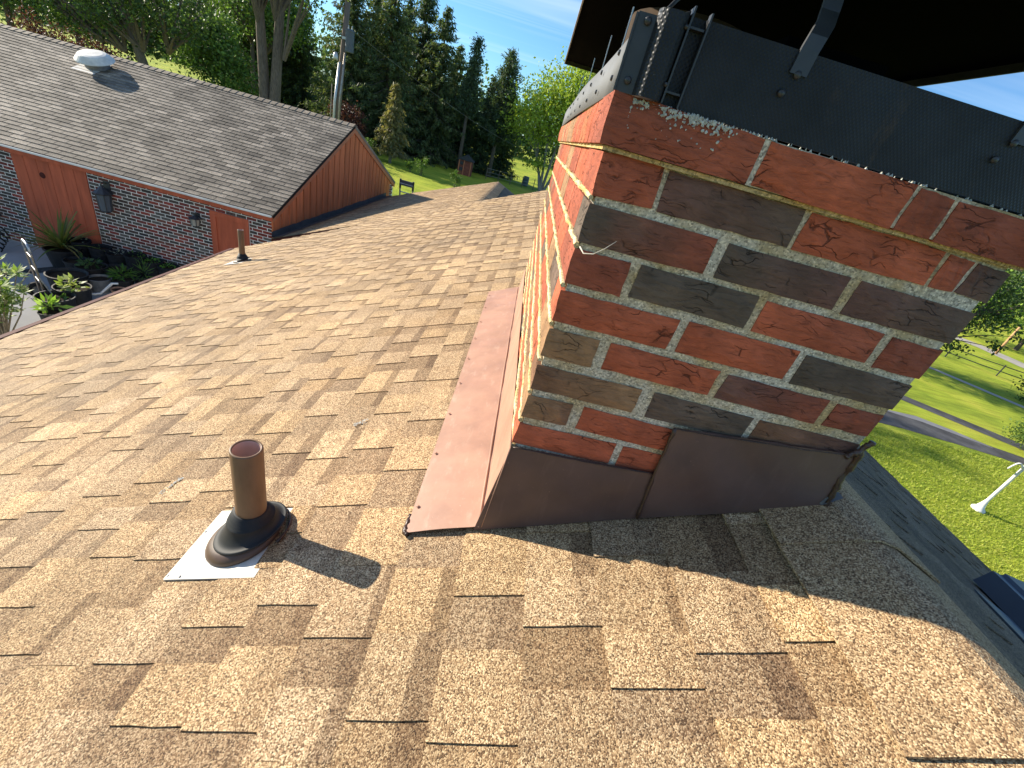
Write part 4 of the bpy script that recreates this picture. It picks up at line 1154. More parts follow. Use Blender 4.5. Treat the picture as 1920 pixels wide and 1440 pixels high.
# lanterns on the brick wall
def lantern(x, zt, zb, label, s, glass):
    t = empty('wall_lantern', (x, WY, (zt + zb) / 2), label, 'lantern'); h = zt - zb; y = WY - .10 * s
    mb = MB(); mb.box(x - .05 * s, x + .05 * s, WY - .014, WY - .002, zt - h * .45, zt); mb.build('back_plate', M['black_steel'], t)
    mb = MB(); mb.tube([(x, WY - .01, zt - h * .08), (x, y, zt - h * .02), (x, y, zt - h * .22)], .012 * s, 6); mb.build('bracket', M['black_steel'], t)
    mb = MB(); mb.lathe([(.01 * s, zt - h * .12), (.05 * s, zt - h * .22), (.12 * s, zt - h * .36), (.115 * s, zt - h * .40), (.0001, zt - h * .40)], (x, y, 0), 8); mb.build('roof', M['black_steel'], t)
    mb = MB(); mb.lathe([(.088 * s, zt - h * .40), (.07 * s, zb + h * .05)], (x, y, 0), 8); mb.build('glass', M['glass_lantern'] if glass else M['transformer'], t)
    for k in range(4):
        a = math.pi / 4 + k * math.pi / 2
        mb = MB(); mb.tube([(x + .092 * s * math.cos(a), y + .092 * s * math.sin(a), zt - h * .40), (x + .074 * s * math.cos(a), y + .074 * s * math.sin(a), zb + h * .04)], .008 * s, 5); mb.build('bar', M['black_steel'], t)
    mb = MB(); mb.lathe([(.0001, zb), (.05 * s, zb + h * .01), (.08 * s, zb + h * .06), (.0001, zb + h * .06)], (x, y, 0), 8); mb.build('base', M['black_steel'], t)
lantern(-8.06, -2.72, -3.29, 'tall dark lantern on the brick wall beside the wide orange panel', 1.25, False)
lantern(-6.34, -2.87, -3.11, 'small black lantern with clear glass beside the narrow red door', .95, True)

# ================================================================== PATIO THINGS
PZ = G + .131
def leaf_cloud(n, centre, rad, size, cols, r, up=.3, aspect=.35):
    """numpy leaves: pointed quads round a centre"""
    c = np.array(centre); V = []; C = []
    d = r.normal(size=(n, 3)); d /= np.linalg.norm(d, axis=1, keepdims=True)
    p = c + d * np.array(rad) * (r.random((n, 1)) ** .45)
    ax = d + r.normal(size=(n, 3)) * .55 + np.array([0, 0, up]); ax /= np.linalg.norm(ax, axis=1, keepdims=True)
    sd = np.cross(ax, r.normal(size=(n, 3))); sd /= np.linalg.norm(sd, axis=1, keepdims=True)
    L = size * r.uniform(.6, 1.3, (n, 1)); W_ = L * aspect
    q = np.stack([p, p + ax * L * .45 + sd * W_ * .5, p + ax * L, p + ax * L * .45 - sd * W_ * .5], 1)
    k = r.integers(0, len(cols), n); cc = np.array(cols)[k] * r.uniform(.75, 1.25, (n, 1))
    return q.reshape(-1, 3), np.repeat(cc, 4, 0)
def leaves_obj(name, parts, mat, parent, kind=None):
    V = np.concatenate([a for a, b in parts]); C = np.concatenate([b for a, b in parts])
    return np_mesh(name, V, np.arange(len(V)).reshape(-1, 4), C, mat, parent, kind)
GRN = [(0.07, .14, .03), (0.10, .19, .04), (0.05, .10, .025)]
PALE = [(0.30, .36, .14), (0.22, .30, .08), (0.38, .42, .24)]
OLIVE = [(0.11, .13, .035), (.15, .16, .045), (.08, .10, .03)]
def pot(name, x, y, r0, r1, h, mat, label, cat, group=None, plant=None, soil=True, z=PZ):
    t = empty(name, (x, y, z), label, cat, group)
    mb = MB(); mb.lathe([(.0001, .004), (r0 * .96, .004), (r0, .0), (r1 * .985, h * .90), (r1 * 1.05, h * .91), (r1 * 1.06, h), (r1 * .98, h), (r1 * .93, h * .86)], (x, y, z), 22); mb.build('pot', mat, t, smooth=False)
    if soil:
        mb = MB(); mb.lathe([(r1 * .95, h * .84), (r1 * .5, h * .87), (.0001, h * .88)], (x, y, z), 18); mb.build('soil', M['soil'], t)
    if plant:
        n, pr_, size, cols, lift, asp = plant
        rr = np.random.default_rng(int(abs(x * 977 + y * 131)))
        leaves_obj('leaves', [leaf_cloud(n, (x, y, z + h + lift), pr_, size, cols, rr, .4, asp)], M['leaf'], t)
    return t
# arching strap-leaved plant in a big pot
ag = pot('potted_plant', -8.72, 7.45, .20, .27, .40, M['pot_black'], 'large arching strap leaved plant in a black pot', 'plant')
parts = []; rr = random.Random(5)
mb = MB()
for i in range(64):
    a = rr.uniform(0, 2 * math.pi); L = rr.uniform(.55, 1.05); e = rr.uniform(.25, 1.35)
    p = Vector((-8.72, 7.45, PZ + .38)); d = Vector((math.cos(a) * math.cos(e), math.sin(a) * math.cos(e), math.sin(e)))
    pts = [p.copy()]; n = 6
    for k in range(n): p = p + d * L / n; d = (d + Vector((0, 0, -.13 - .05 * (1.3 - e)))).normalized(); pts.append(p.copy())
    sd = d.cross(Vector((0, 0, 1))).normalized() if abs(d.z) < .98 else Vector((1, 0, 0))
    V = []
    for k, q in enumerate(pts):
        w = .030 * (1 - (k / n) ** 1.6) + .001
        V += [q + sd * w, q - sd * w]
    c = rr.choice([(.16, .19, .045), (.11, .16, .035), (.22, .22, .07), (.19, .15, .05)]); kk = rr.uniform(.8, 1.2)
    mb.add(V, [(2 * k, 2 * k + 1, 2 * k + 3, 2 * k + 2) for k in range(n)], tuple(v * kk for v in c))
mb.build('leaves', M['leaf'], ag)
# grow bags along the wall
bags = [(-8.62, 7.72, 'leafless', 'black grow bag nearest the orange panel in the row along the wall'), (-8.22, 7.72, '', 'second black grow bag from the orange panel along the wall'),
        (-7.86, 7.70, '', 'third black grow bag from the orange panel, grey seedlings on top'), (-7.50, 7.70, '', 'fourth black grow bag from the orange panel along the wall'),
        (-7.17, 7.70, '', 'fifth black grow bag along the wall with bright seedlings'), (-6.85, 7.70, '', 'sixth black grow bag along the wall, close to the eave')]
for i, (x, y, _, lab) in enumerate(bags):
    cols = [[(.16, .20, .17)], [(.05, .08, .04)], [(.26, .28, .25)], GRN, [(.10, .22, .04)], [(.12, .25, .04)]][i]
    pot('grow_bag', x, y, .155, .175, .52 - .03 * (i % 3), M['fabric_black'], lab, 'grow bag', 'black grow bags along the brick wall', ([10, 5, 18, 16, 30, 30][i], (.12, .12, .025), .06, cols, .0, .5))
pot('planter_tub', -7.86, 6.60, .25, .28, .34, M['pot_black'], 'wide black tub with dark soil on the patio', 'tub')
pot('potted_plant', -7.90, 7.13, .20, .23, .34, M['pot_black'], 'black pot with broad dark green leaves behind the wide tub', 'plant', None, (40, (.16, .16, .06), .11, [(.05, .10, .04), (.08, .14, .06)], .06, .6))
pot('potted_plant', -7.36, 6.16, .20, .24, .36, M['pot_black'], 'black pot with pale yellowish leaves lit by the sun', 'plant', None, (46, (.20, .18, .09), .13, PALE, .06, .6))
pot('planter_tub', -7.25, 5.74, .20, .24, .36, M['pot_black'], 'open black pot with sunken seedlings nearest the eave', 'tub', None, (22, (.14, .12, .03), .11, GRN, -.08, .6))
pot('potted_plant', -7.30, 7.08, .14, .18, .26, M['pot_black'], 'feathery green fern in a small black pot', 'plant', None, (110, (.15, .14, .09), .12, [(.06, .14, .025), (.09, .18, .03)], .08, .2))
pot('potted_plant', -6.98, 7.22, .12, .15, .24, M['pot_black'], 'small pot with thin upright stems beside the fern', 'plant', None, (60, (.10, .10, .18), .22, GRN, .16, .08))
pot('planter_tub', -7.55, 6.88, .14, .17, .26, M['grey_metal'], 'small grey pot between the black pots', 'pot')
pot('planter_tub', -7.10, 6.74, .09, .11, .20, M['terracotta'], 'small tan clay pot by the eave', 'pot')
pot('potted_plant', -7.08, 5.45, .12, .14, .24, M['pot_black'], 'small pot with bright green rosette at the eave', 'plant', None, (44, (.12, .12, .08), .16, [(.22, .36, .06), (.30, .42, .14)], .08, .3))
# extra dark pots behind
pot('planter_tub', -8.22, 7.20, .17, .20, .34, M['pot_black'], 'dark pot squeezed between the arching plant and the grow bags', 'pot')
pot('planter_tub', -7.62, 7.32, .17, .20, .32, M['pot_black'], 'dark pot in front of the third grow bag', 'pot')
# white bracket lying against a pot
wb = MB(); wb.tube([(-7.42, 6.44, PZ + .10), (-7.28, 6.56, PZ + .12), (-7.16, 6.70, PZ + .30), (-7.08, 6.74, PZ + .31)], [.018, .018, .022, .018], 6)
tag(wb.build('bent_bracket', M['white_paint']), 'small white bent bracket leaning between the pots', 'bracket')
# hand truck
ht = empty('hand_truck', (-7.75, 5.95, PZ), 'worn steel hand truck with a looped handle standing on the patio', 'hand truck')
HB = Vector((-7.72, 5.98, PZ + .14)); ux = Vector((.83, -.55, 0)).normalized(); bk = Vector((-.10, .04, 0)); hgt = .92
def hpt(u, v): return HB + ux * u + (bk * .62 + Vector((0, 0, hgt))) * v
for s_ in (-1, 1):
    mb = MB(); mb.tube([hpt(s_ * .19, -.06), hpt(s_ * .19, .80), hpt(s_ * .20, .88)], .016, 7); mb.build('rail', M['steel_tube'], ht, smooth=True)
mb = MB(); mb.tube([hpt(-.20, .88), hpt(-.17, .96), hpt(-.11, 1.0), hpt(.11, 1.0), hpt(.17, .96), hpt(.20, .88)], .017, 7); mb.build('handle', M['galv'], ht, smooth=True)
for v in (.30, .50, .74):
    mb = MB(); mb.tube([hpt(-.19, v), hpt(-.1, v + .03), hpt(.1, v + .03), hpt(.19, v)], .012, 6); mb.build('crossbar', M['steel_tube'], ht, smooth=True)
mb = MB(); mb.tube([hpt(-.19, .45), HB + ux * -.19 + Vector((-.42, .06, -.02))], .011, 6); mb.build('brace', M['steel_tube'], ht)
mb = MB(); mb.tube([hpt(.19, .45), HB + ux * .19 + Vector((.36, -.10, -.04))], .011, 6); mb.build('brace', M['steel_tube'], ht)
for s_ in (-1, 1):
    o = HB + ux * (s_ * .27) + Vector((-.04, .02, 0))
    w = MB(); w.lathe([(.075, -.035), (.125, -.04), (.135, -.02), (.135, .02), (.125, .04), (.075, .035)], o, 18, axis=ux); w = w.build('wheel', M['tyre'], ht, smooth=True)
    mb = MB(); mb.lathe([(.0001, -.02), (.078, -.02), (.078, .02), (.0001, .02)], o, 14, axis=ux); mb.build('hub', M['grey_metal'], w)
mb = MB(); mb.hexa([hpt(-.2, -.10), hpt(.2, -.10), hpt(.2, -.10) + Vector((.24, .14, 0)), hpt(-.2, -.10) + Vector((.24, .14, 0)), hpt(-.2, -.085), hpt(.2, -.085), hpt(.2, -.085) + Vector((.24, .14, 0)), hpt(-.2, -.085) + Vector((.24, .14, 0))]); mb.build('toe_plate', M['steel_tube'], ht)
# coiled hose and dark cover by the wall on the far left
mb = MB(); pts = []
for k in range(70):
    a = k * .42; r0 = .16 + .03 * math.sin(k * 1.7); pts.append((-10.05 + r0 * math.cos(a), 7.35 + .25 * (k / 70) + r0 * .4 * math.sin(a), PZ + .02 + .004 * k + .16 * abs(math.sin(a * .5))))
mb.tube(pts, .013, 6); tag(mb.build('garden_hose', M['tyre'], smooth=True), 'coiled black garden hose at the left edge of the patio', 'hose')
gc = empty('wall_cover', (-10.62, 7.9, -3.6), 'dark hood fixed on the brick wall at the left edge', 'wall hood')
mb = MB(); mb.hexa([(-10.85, 7.78, -3.95), (-10.42, 7.78, -3.95), (-10.42, WY - .004, -3.95), (-10.85, WY - .004, -3.95), (-10.80, 7.90, -3.45), (-10.47, 7.90, -3.45), (-10.47, WY - .004, -3.40), (-10.80, WY - .004, -3.40)]); mb.build('hood', M['transformer'], gc)
mb = MB(); mb.box(-10.88, -10.39, 7.76, WY - .003, -3.985, -3.951); mb.build('flange', M['black_steel'], gc)
# leggy shrub with pale whorled leaves rising past the eave
ole = empty('leggy_shrub', (-7.15, 4.75, PZ), 'leggy shrub with whorls of pale green leaves at the left eave', 'shrub')
rr = random.Random(8); st = MB(); lf = MB(); tips = []
base = Vector((-7.05, 4.70, PZ))
for i in range(30):
    a = rr.uniform(0, 6.28); tip = Vector((-7.05 + rr.uniform(-.55, .42), 4.70 + rr.uniform(-.40, .55), PZ + rr.uniform(.55, 1.22)))
    mid = base.lerp(tip, .5) + Vector((rr.uniform(-.08, .08), rr.uniform(-.08, .08), .08))
    st.tube([base, mid, tip], [.013, .009, .005], 5, (1, .9, .7))
    for (q, m) in ((tip, 16), (base.lerp(tip, .80), 11), (base.lerp(tip, .62), 8)):
        for k in range(m):
            b = rr.uniform(0, 6.28); e = rr.uniform(-.25, 1.2)
            d = Vector((math.cos(b) * math.cos(e), math.sin(b) * math.cos(e), math.sin(e))); L = rr.uniform(.10, .16)
            sd = d.cross(Vector((0, 0, 1))).normalized() * .021
            c = rr.choice([(.30, .38, .16), (.24, .34, .08), (.40, .44, .27), (.18, .28, .05)])
            lf.add([q, q + d * L * .5 + sd, q + d * L, q + d * L * .5 - sd], [(0, 1, 2, 3)], c)
st.build('stems', M['bark_pale'], ole); lf.build('leaves', M['leaf'], ole)

# ================================================================== TREES AND PLANTS
def conifer(name, label, x, y, z, h, r, seed, cols, kind='spruce', skirt=.06, dens=1.0, lean=(0, 0), group='conifers behind the lawn', bark='bark'):
    g = np.random.default_rng(seed)
    t = empty(name, (x, y, z), label, 'tree', group)
    top = Vector((x + lean[0], y + lean[1], z + h)); b = Vector((x, y, z - .2))
    mb = MB(); mb.tube([b, b.lerp(top, .3), b.lerp(top, .7), top], [h * .018 + .04, h * .014 + .02, h * .007 + .01, .01], 8); mb.build('trunk', M[bark], t, smooth=True)
    P = []; A = []; Lg = []; br = MB()
    nwh = int(h * 3.2)
    for w in range(nwh):
        f = skirt + (1 - skirt) * (w + g.uniform(-.3, .3)) / nwh
        if f > .985: continue
        if kind == 'pine': Rr = r * (1 - f) ** .62 * (.35 + .65 * abs(math.sin(w * 1.3))) * g.uniform(.7, 1.25)
        else: Rr = r * ((1 - f) ** .88) * g.uniform(.62, 1.18) + .05
        nb = int((7 if kind == 'spruce' else 5) * dens) + 1
        a0 = g.uniform(0, 6.28)
        for k in range(nb):
            a = a0 + 2 * math.pi * k / nb + g.uniform(-.35, .35); L = Rr * g.uniform(.65, 1.15)
            o = np.array(b.lerp(top, f)); d = np.array([math.cos(a), math.sin(a), 0.0])
            upz = .30 if kind == 'pine' else (.25 if f > .8 else -.12 - .25 * (1 - f))
            ns = max(3, int(L * (9 if kind == 'spruce' else 7) * dens))
            e = o + d * L + np.array([0, 0, upz * L])
            br.tube([Vector(o), Vector(o + (e - o) * .6 + np.array([0, 0, -.04 * L])), Vector(e)], [.012 + .01 * L, .012, .004], 4, cap=False)
            s = np.linspace(.12 if kind == 'spruce' else .45, 1.0, ns) + g.uniform(-.04, .04, ns)
            pts = o + (e - o) * s[:, None] + np.array([0, 0, 1.0]) * (-.10 * L * np.sin(s * 3.0))[:, None]
            m = 4 if kind == 'spruce' else 5
            pts = np.repeat(pts, m, 0) + g.normal(size=(ns * m, 3)) * (.10 if kind == 'spruce' else .17)
            ax = d * .55 + g.normal(size=(ns * m, 3)) * (.55 if kind == 'spruce' else .75) + np.array([0, 0, -.55 if kind == 'spruce' else .25])
            P.append(pts); A.append(ax); Lg.append(np.full(ns * m, 1.0))
    br.build('branches', M[bark], t, kind='stuff')
    p = np.concatenate(P); ax = np.concatenate(A); ax /= np.linalg.norm(ax, axis=1, keepdims=True); n = len(p)
    sd = np.cross(ax, g.normal(size=(n, 3))); sd /= np.linalg.norm(sd, axis=1, keepdims=True)
    L = g.uniform(.20, .46, (n, 1)) * (1.0 if kind == 'spruce' else .85); Wd = L * g.uniform(.22, .38, (n, 1))
    q = np.stack([p - ax * L * .3, p + sd * Wd * .5, p + ax * L * .7, p - sd * Wd * .5], 1).reshape(-1, 3)
    cc = np.array(cols)[g.integers(0, len(cols), n)] * g.uniform(.65, 1.35, (n, 1))
    np_mesh('crown', q, np.arange(len(q)).reshape(-1, 4), np.repeat(cc, 4, 0), M['needle'], t)
    return t

def broadleaf(name, label, x, y, z, h, blobs, seed, cols, trunk_r=.22, leaf=.22, n=9000, stems=1, lean=(0, 0), bark='bark', group=None, cat='tree', asp=.6, spread=.5, mat='leaf'):
    """blobs: list of (dx,dy,dz,rx,ry,rz) crown lobes relative to the base"""
    g = np.random.default_rng(seed); r = random.Random(seed)
    t = empty(name, (x, y, z), label, cat, group)
    tr = MB(); br = MB()
    base = Vector((x, y, z - .15))
    for s in range(stems):
        bb = base + Vector((r.uniform(-.18, .18), r.uniform(-.18, .18), 0)) * (stems > 1)
        topb = blobs[s % len(blobs)]
        tgt = Vector((x + topb[0] * .8 + lean[0], y + topb[1] * .8 + lean[1], z + topb[2]))
        p1 = bb.lerp(tgt, .35) + Vector((r.uniform(-.2, .2), r.uniform(-.2, .2), 0)) * trunk_r; p2 = bb.lerp(tgt, .7) + Vector((r.uniform(-.3, .3), r.uniform(-.3, .3), 0)) * trunk_r * 2
        tr.tube([bb, bb.lerp(p1, .12), p1, p2, tgt], [trunk_r * 1.35, trunk_r, trunk_r * .82, trunk_r * .6, trunk_r * .25], 9)
    V = []; C = []
    tot = sum(b[3] * b[4] * b[5] for b in blobs)
    for b in blobs:
        c = np.array([x + b[0], y + b[1], z + b[2]]); rad = np.array(b[3:6])
        nb = max(40, int(n * b[3] * b[4] * b[5] / tot)); nc = max(6, nb // 70)
        d = g.normal(size=(nc, 3)); d /= np.linalg.norm(d, axis=1, keepdims=True)
        cc = c + d * rad * (g.random((nc, 1)) ** .33)
        for q in cc[:max(5, nc // 3)]:
            f = Vector((x + (c[0] - x) * .45, y + (c[1] - y) * .45, z + (c[2] - z) * .62)); q = Vector(q)
            br.tube([f, f.lerp(q, .5) + Vector((r.uniform(-.2, .2), r.uniform(-.2, .2), r.uniform(0, .25))) * float(rad.mean()) * .5, q], [trunk_r * .30, trunk_r * .16, trunk_r * .05], 5, cap=False)
        k = g.integers(0, nc, nb); sz = rad.mean() * spread * g.uniform(.25, .62, (nc, 1))
        p = cc[k] + g.normal(size=(nb, 3)) * sz[k] * np.array([1, 1, .7])
        ax = g.normal(size=(nb, 3)) + np.array([0, 0, -.25]); ax /= np.linalg.norm(ax, axis=1, keepdims=True)
        sd = np.cross(ax, g.normal(size=(nb, 3))); sd /= np.linalg.norm(sd, axis=1, keepdims=True)
        L = leaf * g.uniform(.6, 1.35, (nb, 1)); Wd = L * asp
        V.append(np.stack([p, p + ax * L * .5 + sd * Wd * .5, p + ax * L, p + ax * L * .5 - sd * Wd * .5], 1).reshape(-1, 3))
        tint = g.uniform(.7, 1.3, (nc, 1))
        col_ = np.array(cols)[g.integers(0, len(cols), nb)] * g.uniform(.75, 1.25, (nb, 1)) * tint[k]
        C.append(np.repeat(col_, 4, 0))
    tr.build('trunk', M[bark], t, smooth=True); br.build('limbs', M[bark], t, kind='stuff')
    V = np.concatenate(V); C = np.concatenate(C)
    np_mesh('crown', V, np.arange(len(V)).reshape(-1, 4), C, M[mat], t)
    return t

SPR = [(.09, .125, .05), (.12, .16, .062), (.065, .10, .045), (.155, .175, .07)]
SPRD = [(.065, .10, .043), (.09, .125, .05), (.052, .08, .04)]
CED = [(.21, .19, .085), (.17, .17, .075), (.26, .22, .10)]
PIN = [(.075, .115, .065), (.06, .095, .055), (.10, .14, .075)]
DEC = [(.10, .17, .038), (.13, .21, .045), (.075, .13, .033)]
DECL = [(.17, .27, .045), (.22, .32, .055), (.13, .22, .04)]
DECLL = [(.32, .42, .06), (.40, .48, .08), (.25, .34, .05)]
DECD = [(.055, .095, .032), (.075, .125, .036), (.045, .075, .028)]
PUR = [(.075, .026, .030), (.10, .035, .036), (.05, .022, .024), (.11, .06, .05)]
conifer('spruce_tree', 'tall dark spruce just right of the utility pole', -17.6, 44.0, G, 14.0, 4.8, 1, SPR)
conifer('spruce_tree', 'broad drooping spruce, second right of the utility pole', -14.6, 45.0, G, 14.2, 5.2, 2, SPR)
conifer('spruce_tree', 'pointed spruce in the middle of the spruce group', -12.9, 49.0, G, 13.8, 5.0, 3, SPRD)
conifer('spruce_tree', 'spruce at the right end of the tall spruce group', -10.7, 47.5, G, 12.4, 4.6, 4, SPR)
conifer('spruce_tree', 'low dark spruce filling the gap below the thin pine', -8.3, 50.5, G, 8.8, 3.4, 5, SPRD)
conifer('spruce_tree', 'dark spruce behind the red playhouse', -6.0, 49.8, G, 8.6, 2.7, 6, SPRD)
conifer('spruce_tree', 'dark spruce at the right of the playhouse', -3.9, 52.0, G, 8.0, 2.6, 21, SPRD)
conifer('spruce_tree', 'spruce top showing between the two leftmost tall spruces', -18.2, 51.5, G, 13.6, 4.6, 71, SPR)
conifer('spruce_tree', 'spruce top filling the gap in the middle of the spruce group', -15.6, 53.0, G, 13.2, 4.4, 72, SPRD)
conifer('spruce_tree', 'shorter spruce behind the right end of the spruce group', -10.4, 54.0, G, 10.8, 4.0, 73, SPR)
conifer('cedar_tree', 'small olive cedar with a bare pale trunk on the lawn', -11.7, 38.0, G, 5.5, 1.55, 7, CED, skirt=.24, dens=1.4, bark='bark_pale')
conifer('pine_tree', 'thin tall pine with sparse top', -7.6, 47.0, G, 10.8, 2.2, 8, PIN, kind='pine', skirt=.45)
conifer('pine_tree', 'bushy topped pine left of the bright green tree', -4.6, 48.6, G, 10.8, 3.0, 9, PIN, kind='pine', skirt=.30, dens=1.5)
conifer('spruce_tree', 'dark spruce left of the utility pole', -27.7, 56.0, G, 13.4, 3.8, 10, SPRD)
conifer('spruce_tree', 'dark spruce right of the twin trunk', -29.8, 56.0, G, 14.0, 3.8, 11, SPRD)
conifer('spruce_tree', 'dark spruce behind the twin trunk', -33.2, 57.0, G, 14.5, 4.0, 12, SPRD, bark='bark')
broadleaf('maple_tree', 'bright green multi-stemmed tree beside the chimney', 1.1, 46.5, G, 11.5, [(-1.0, 0, 7.0, 3.0, 2.6, 2.4), (1.0, .5, 9.2, 2.8, 2.5, 2.2), (2.8, -.5, 6.8, 2.6, 2.4, 2.4), (-2.8, .3, 5.2, 1.9, 1.7, 1.3), (-1.4, -.5, 2.6, 1.1, .9, .8), (3.6, 0, 9.8, 2.4, 2.2, 2.0)], 31, DECLL, .15, .25, 24000, 5, bark='bark_pale', group='broadleaf trees around the garden', spread=.7)
broadleaf('maple_tree', 'leafy green tree with sunlit edge behind the grey roof', -26.0, 38.5, G, 6.2, [(0, 0, 4.0, 2.5, 2.4, 1.9), (1.8, 0, 3.0, 1.9, 1.8, 1.3), (-1.6, 0, 4.8, 1.9, 1.9, 1.6), (.4, .3, 5.8, 1.6, 1.6, 1.2)], 32, DEC, .16, .22, 11000, 1, group='broadleaf trees around the garden')
broadleaf('twin_trunk_tree', 'tall tree with a forked grey trunk behind the grey roof', -13.75, 24.0, G, 10, [(-.7, 0, 9.6, 2.4, 2.2, 1.8), (1.0, .2, 10.0, 2.4, 2.2, 1.8), (1.9, 0, 7.7, 1.1, 1.0, .7)], 33, DEC, .30, .16, 6000, 2, bark='bark', group='broadleaf trees around the garden')
lt = broadleaf('leaning_tree', 'dark tree with a thick leaning trunk behind the dome vent', -21.4, 27.0, G, 9, [(-1.4, 0, 5.4, 2.4, 2.2, 1.5), (-4.0, .5, 5.0, 2.4, 2.2, 1.6), (1.4, .3, 5.8, 2.0, 2.0, 1.5), (-6.5, .5, 5.2, 2.0, 2.0, 1.5)], 34, DECD, .34, .17, 12000, 1, (-.5, 0), group='broadleaf trees around the garden')
broadleaf('dark_tree', 'dark broad tree at the top left corner', -50.0, 47.0, G, 9, [(0, 0, 5.6, 4.4, 4, 3.0), (-4.5, 0, 6.0, 3.8, 3.5, 2.6)], 35, DECD, .3, .30, 9000, group='broadleaf trees around the garden')
broadleaf('dark_tree', 'dark tree behind the purple shrub', -43.5, 46.5, G, 9, [(0, 0, 4.8, 3.8, 3.5, 2.8), (3.0, 0, 6.3, 3.0, 3.0, 2.6)], 36, DECD, .28, .28, 9000, group='broadleaf trees around the garden')
broadleaf('dark_tree', 'dark tree above the dome vent', -35.8, 44.0, G, 9, [(0, 0, 5.0, 3.6, 3.4, 2.6), (-2.4, 0, 6.6, 2.8, 2.8, 2.2), (2.6, 1, 6.9, 2.6, 2.6, 2.0)], 37, DECD, .28, .28, 10000, group='broadleaf trees around the garden')
broadleaf('green_tree', 'mid green tree behind the leaning trunk', -36.5, 56.0, G, 11, [(0, 0, 8.2, 4.0, 3.4, 2.8), (3.8, 0, 8.6, 3.2, 3.0, 2.4)], 38, DEC, .26, .28, 9000, group='broadleaf trees around the garden')
broadleaf('green_tree', 'mid green tree above the leafy green tree', -29.5, 50.0, G, 12, [(0, 0, 9.0, 3.6, 3.4, 2.8), (3.2, 0, 8.2, 3.0, 3.0, 2.6)], 39, DEC, .26, .28, 9000, group='broadleaf trees around the garden')
broadleaf('purple_shrub', 'dark purple leaved shrub behind the ridge at the far left', -33.5, 35.5, G, 3, [(0, 0, 1.9, 2.6, 1.6, 1.3), (-3.2, .6, 2.1, 2.0, 1.5, 1.2), (2.6, -.3, 1.3, 1.6, 1.2, .9)], 40, PUR, .09, .17, 6500, 3, group='purple leaved plants', cat='shrub')
broadleaf('purple_shrub', 'round dark purple shrub beside the utility pole', -15.9, 39.5, G, 3.4, [(0, 0, 2.2, 1.25, 1.2, 1.35), (.5, 0, 1.3, 1.0, 1.0, .9)], 41, PUR, .09, .15, 4500, 3, group='purple leaved plants', cat='shrub')
broadleaf('low_shrub', 'low sunlit shrub beside the ridge at the far left', -31.0, 33.5, G, 1.6, [(0, 0, 1.0, 1.2, .9, .7), (1.6, 0, .8, 1.0, .8, .6)], 42, DEC, .05, .14, 2200, 3, group='shrubs on the lawn', cat='shrub')
for i, (x, y, hh, lab) in enumerate(((-8.46, 35.6, 1.3, 'leafy sapling in the middle of the lawn beyond the gable'), (-5.57, 34.3, 1.2, 'round sapling on the lawn nearest the lower ridge'), (-9.6, 36.2, .8, 'small thin sapling left of the leafy sapling'), (-13.0, 36.5, 1.5, 'pale weedy sapling beside the orange gable'))):
    broadleaf('sapling', lab, x, y, G, hh, [(0, 0, hh * .62, hh * .36, hh * .36, hh * .42)], 50 + i, DEC, .03, .10, 900, 2, group='saplings on the lawn', cat='sapling')
# far hedge line that closes the view
def far_wood(name, label, segs, seed):
    g = np.random.default_rng(seed); V = []; C = []
    for (x0, y0, x1, y1, n, hh) in segs:
        t = g.random(n); x = x0 + (x1 - x0) * t + g.normal(size=n) * 2.5; y = y0 + (y1 - y0) * t + g.normal(size=n) * 3
        hv = hh * (.72 + .28 * np.sin(t * 31 + seed) * np.sin(t * 13)) * (1 + .25 * np.sin(t * 87))
        z = G - .5 + hv * g.random(n) ** .6
        p = np.stack([x, y, z], 1); ax = g.normal(size=(n, 3)); ax /= np.linalg.norm(ax, axis=1, keepdims=True)
        sd = np.cross(ax, g.normal(size=(n, 3))); sd /= np.linalg.norm(sd, axis=1, keepdims=True); L = g.uniform(.5, 1.1, (n, 1))
        V.append(np.stack([p, p + ax * L * .5 + sd * L * .35, p + ax * L, p + ax * L * .5 - sd * L * .35], 1).reshape(-1, 3))
        cc = np.array([(.10, .15, .05), (.07, .12, .04), (.13, .19, .06)])[g.integers(0, 3, n)] * g.uniform(.7, 1.3, (n, 1)); C.append(np.repeat(cc, 4, 0))
    V = np.concatenate(V); C = np.concatenate(C)
    o = np_mesh(name, V, np.arange(len(V)).reshape(-1, 4), C, M['leaf'], None, 'stuff'); tag(o, label)
far_wood('far_wood', 'distant band of woodland closing the view', [(-150, 105, -60, 108, 16000, 13), (-60, 108, 10, 112, 15000, 13), (10, 112, 70, 105, 12000, 12), (58, 88, 110, 40, 14000, 12)], 77)

# right hand side of the front garden
broadleaf('shade_tree', 'tree with hanging leafy boughs behind the right edge of the chimney', 25.0, 25.5, GR, 8, [(-.5, .5, 5.6, 2.2, 2.0, 1.7), (1.6, -.6, 4.6, 2.1, 1.9, 1.5), (2.6, -1.6, 3.0, 1.7, 1.5, 1.1), (.9, -1.0, 2.4, 1.6, 1.4, 1.0), (4.0, -1.6, 5.6, 2.0, 2.0, 1.4), (-4.5, 1.2, 5.4, 3.0, 2.8, 2.4), (-9.0, 2.6, 5.6, 3.0, 2.8, 2.4)], 61, DECD, .16, .18, 17000, group='trees of the front garden')
broadleaf('green_tree', 'bright green tree by the road at the right edge', 50.5, 41.0, GR, 9, [(0, 0, 4.6, 4.5, 4.0, 3.6), (-5.5, 3.5, 4.6, 4.0, 3.6, 3.4), (4.0, -5.0, 4.2, 4.0, 3.6, 3.4)], 62, DECL, .2, .30, 12000, group='trees of the front garden')
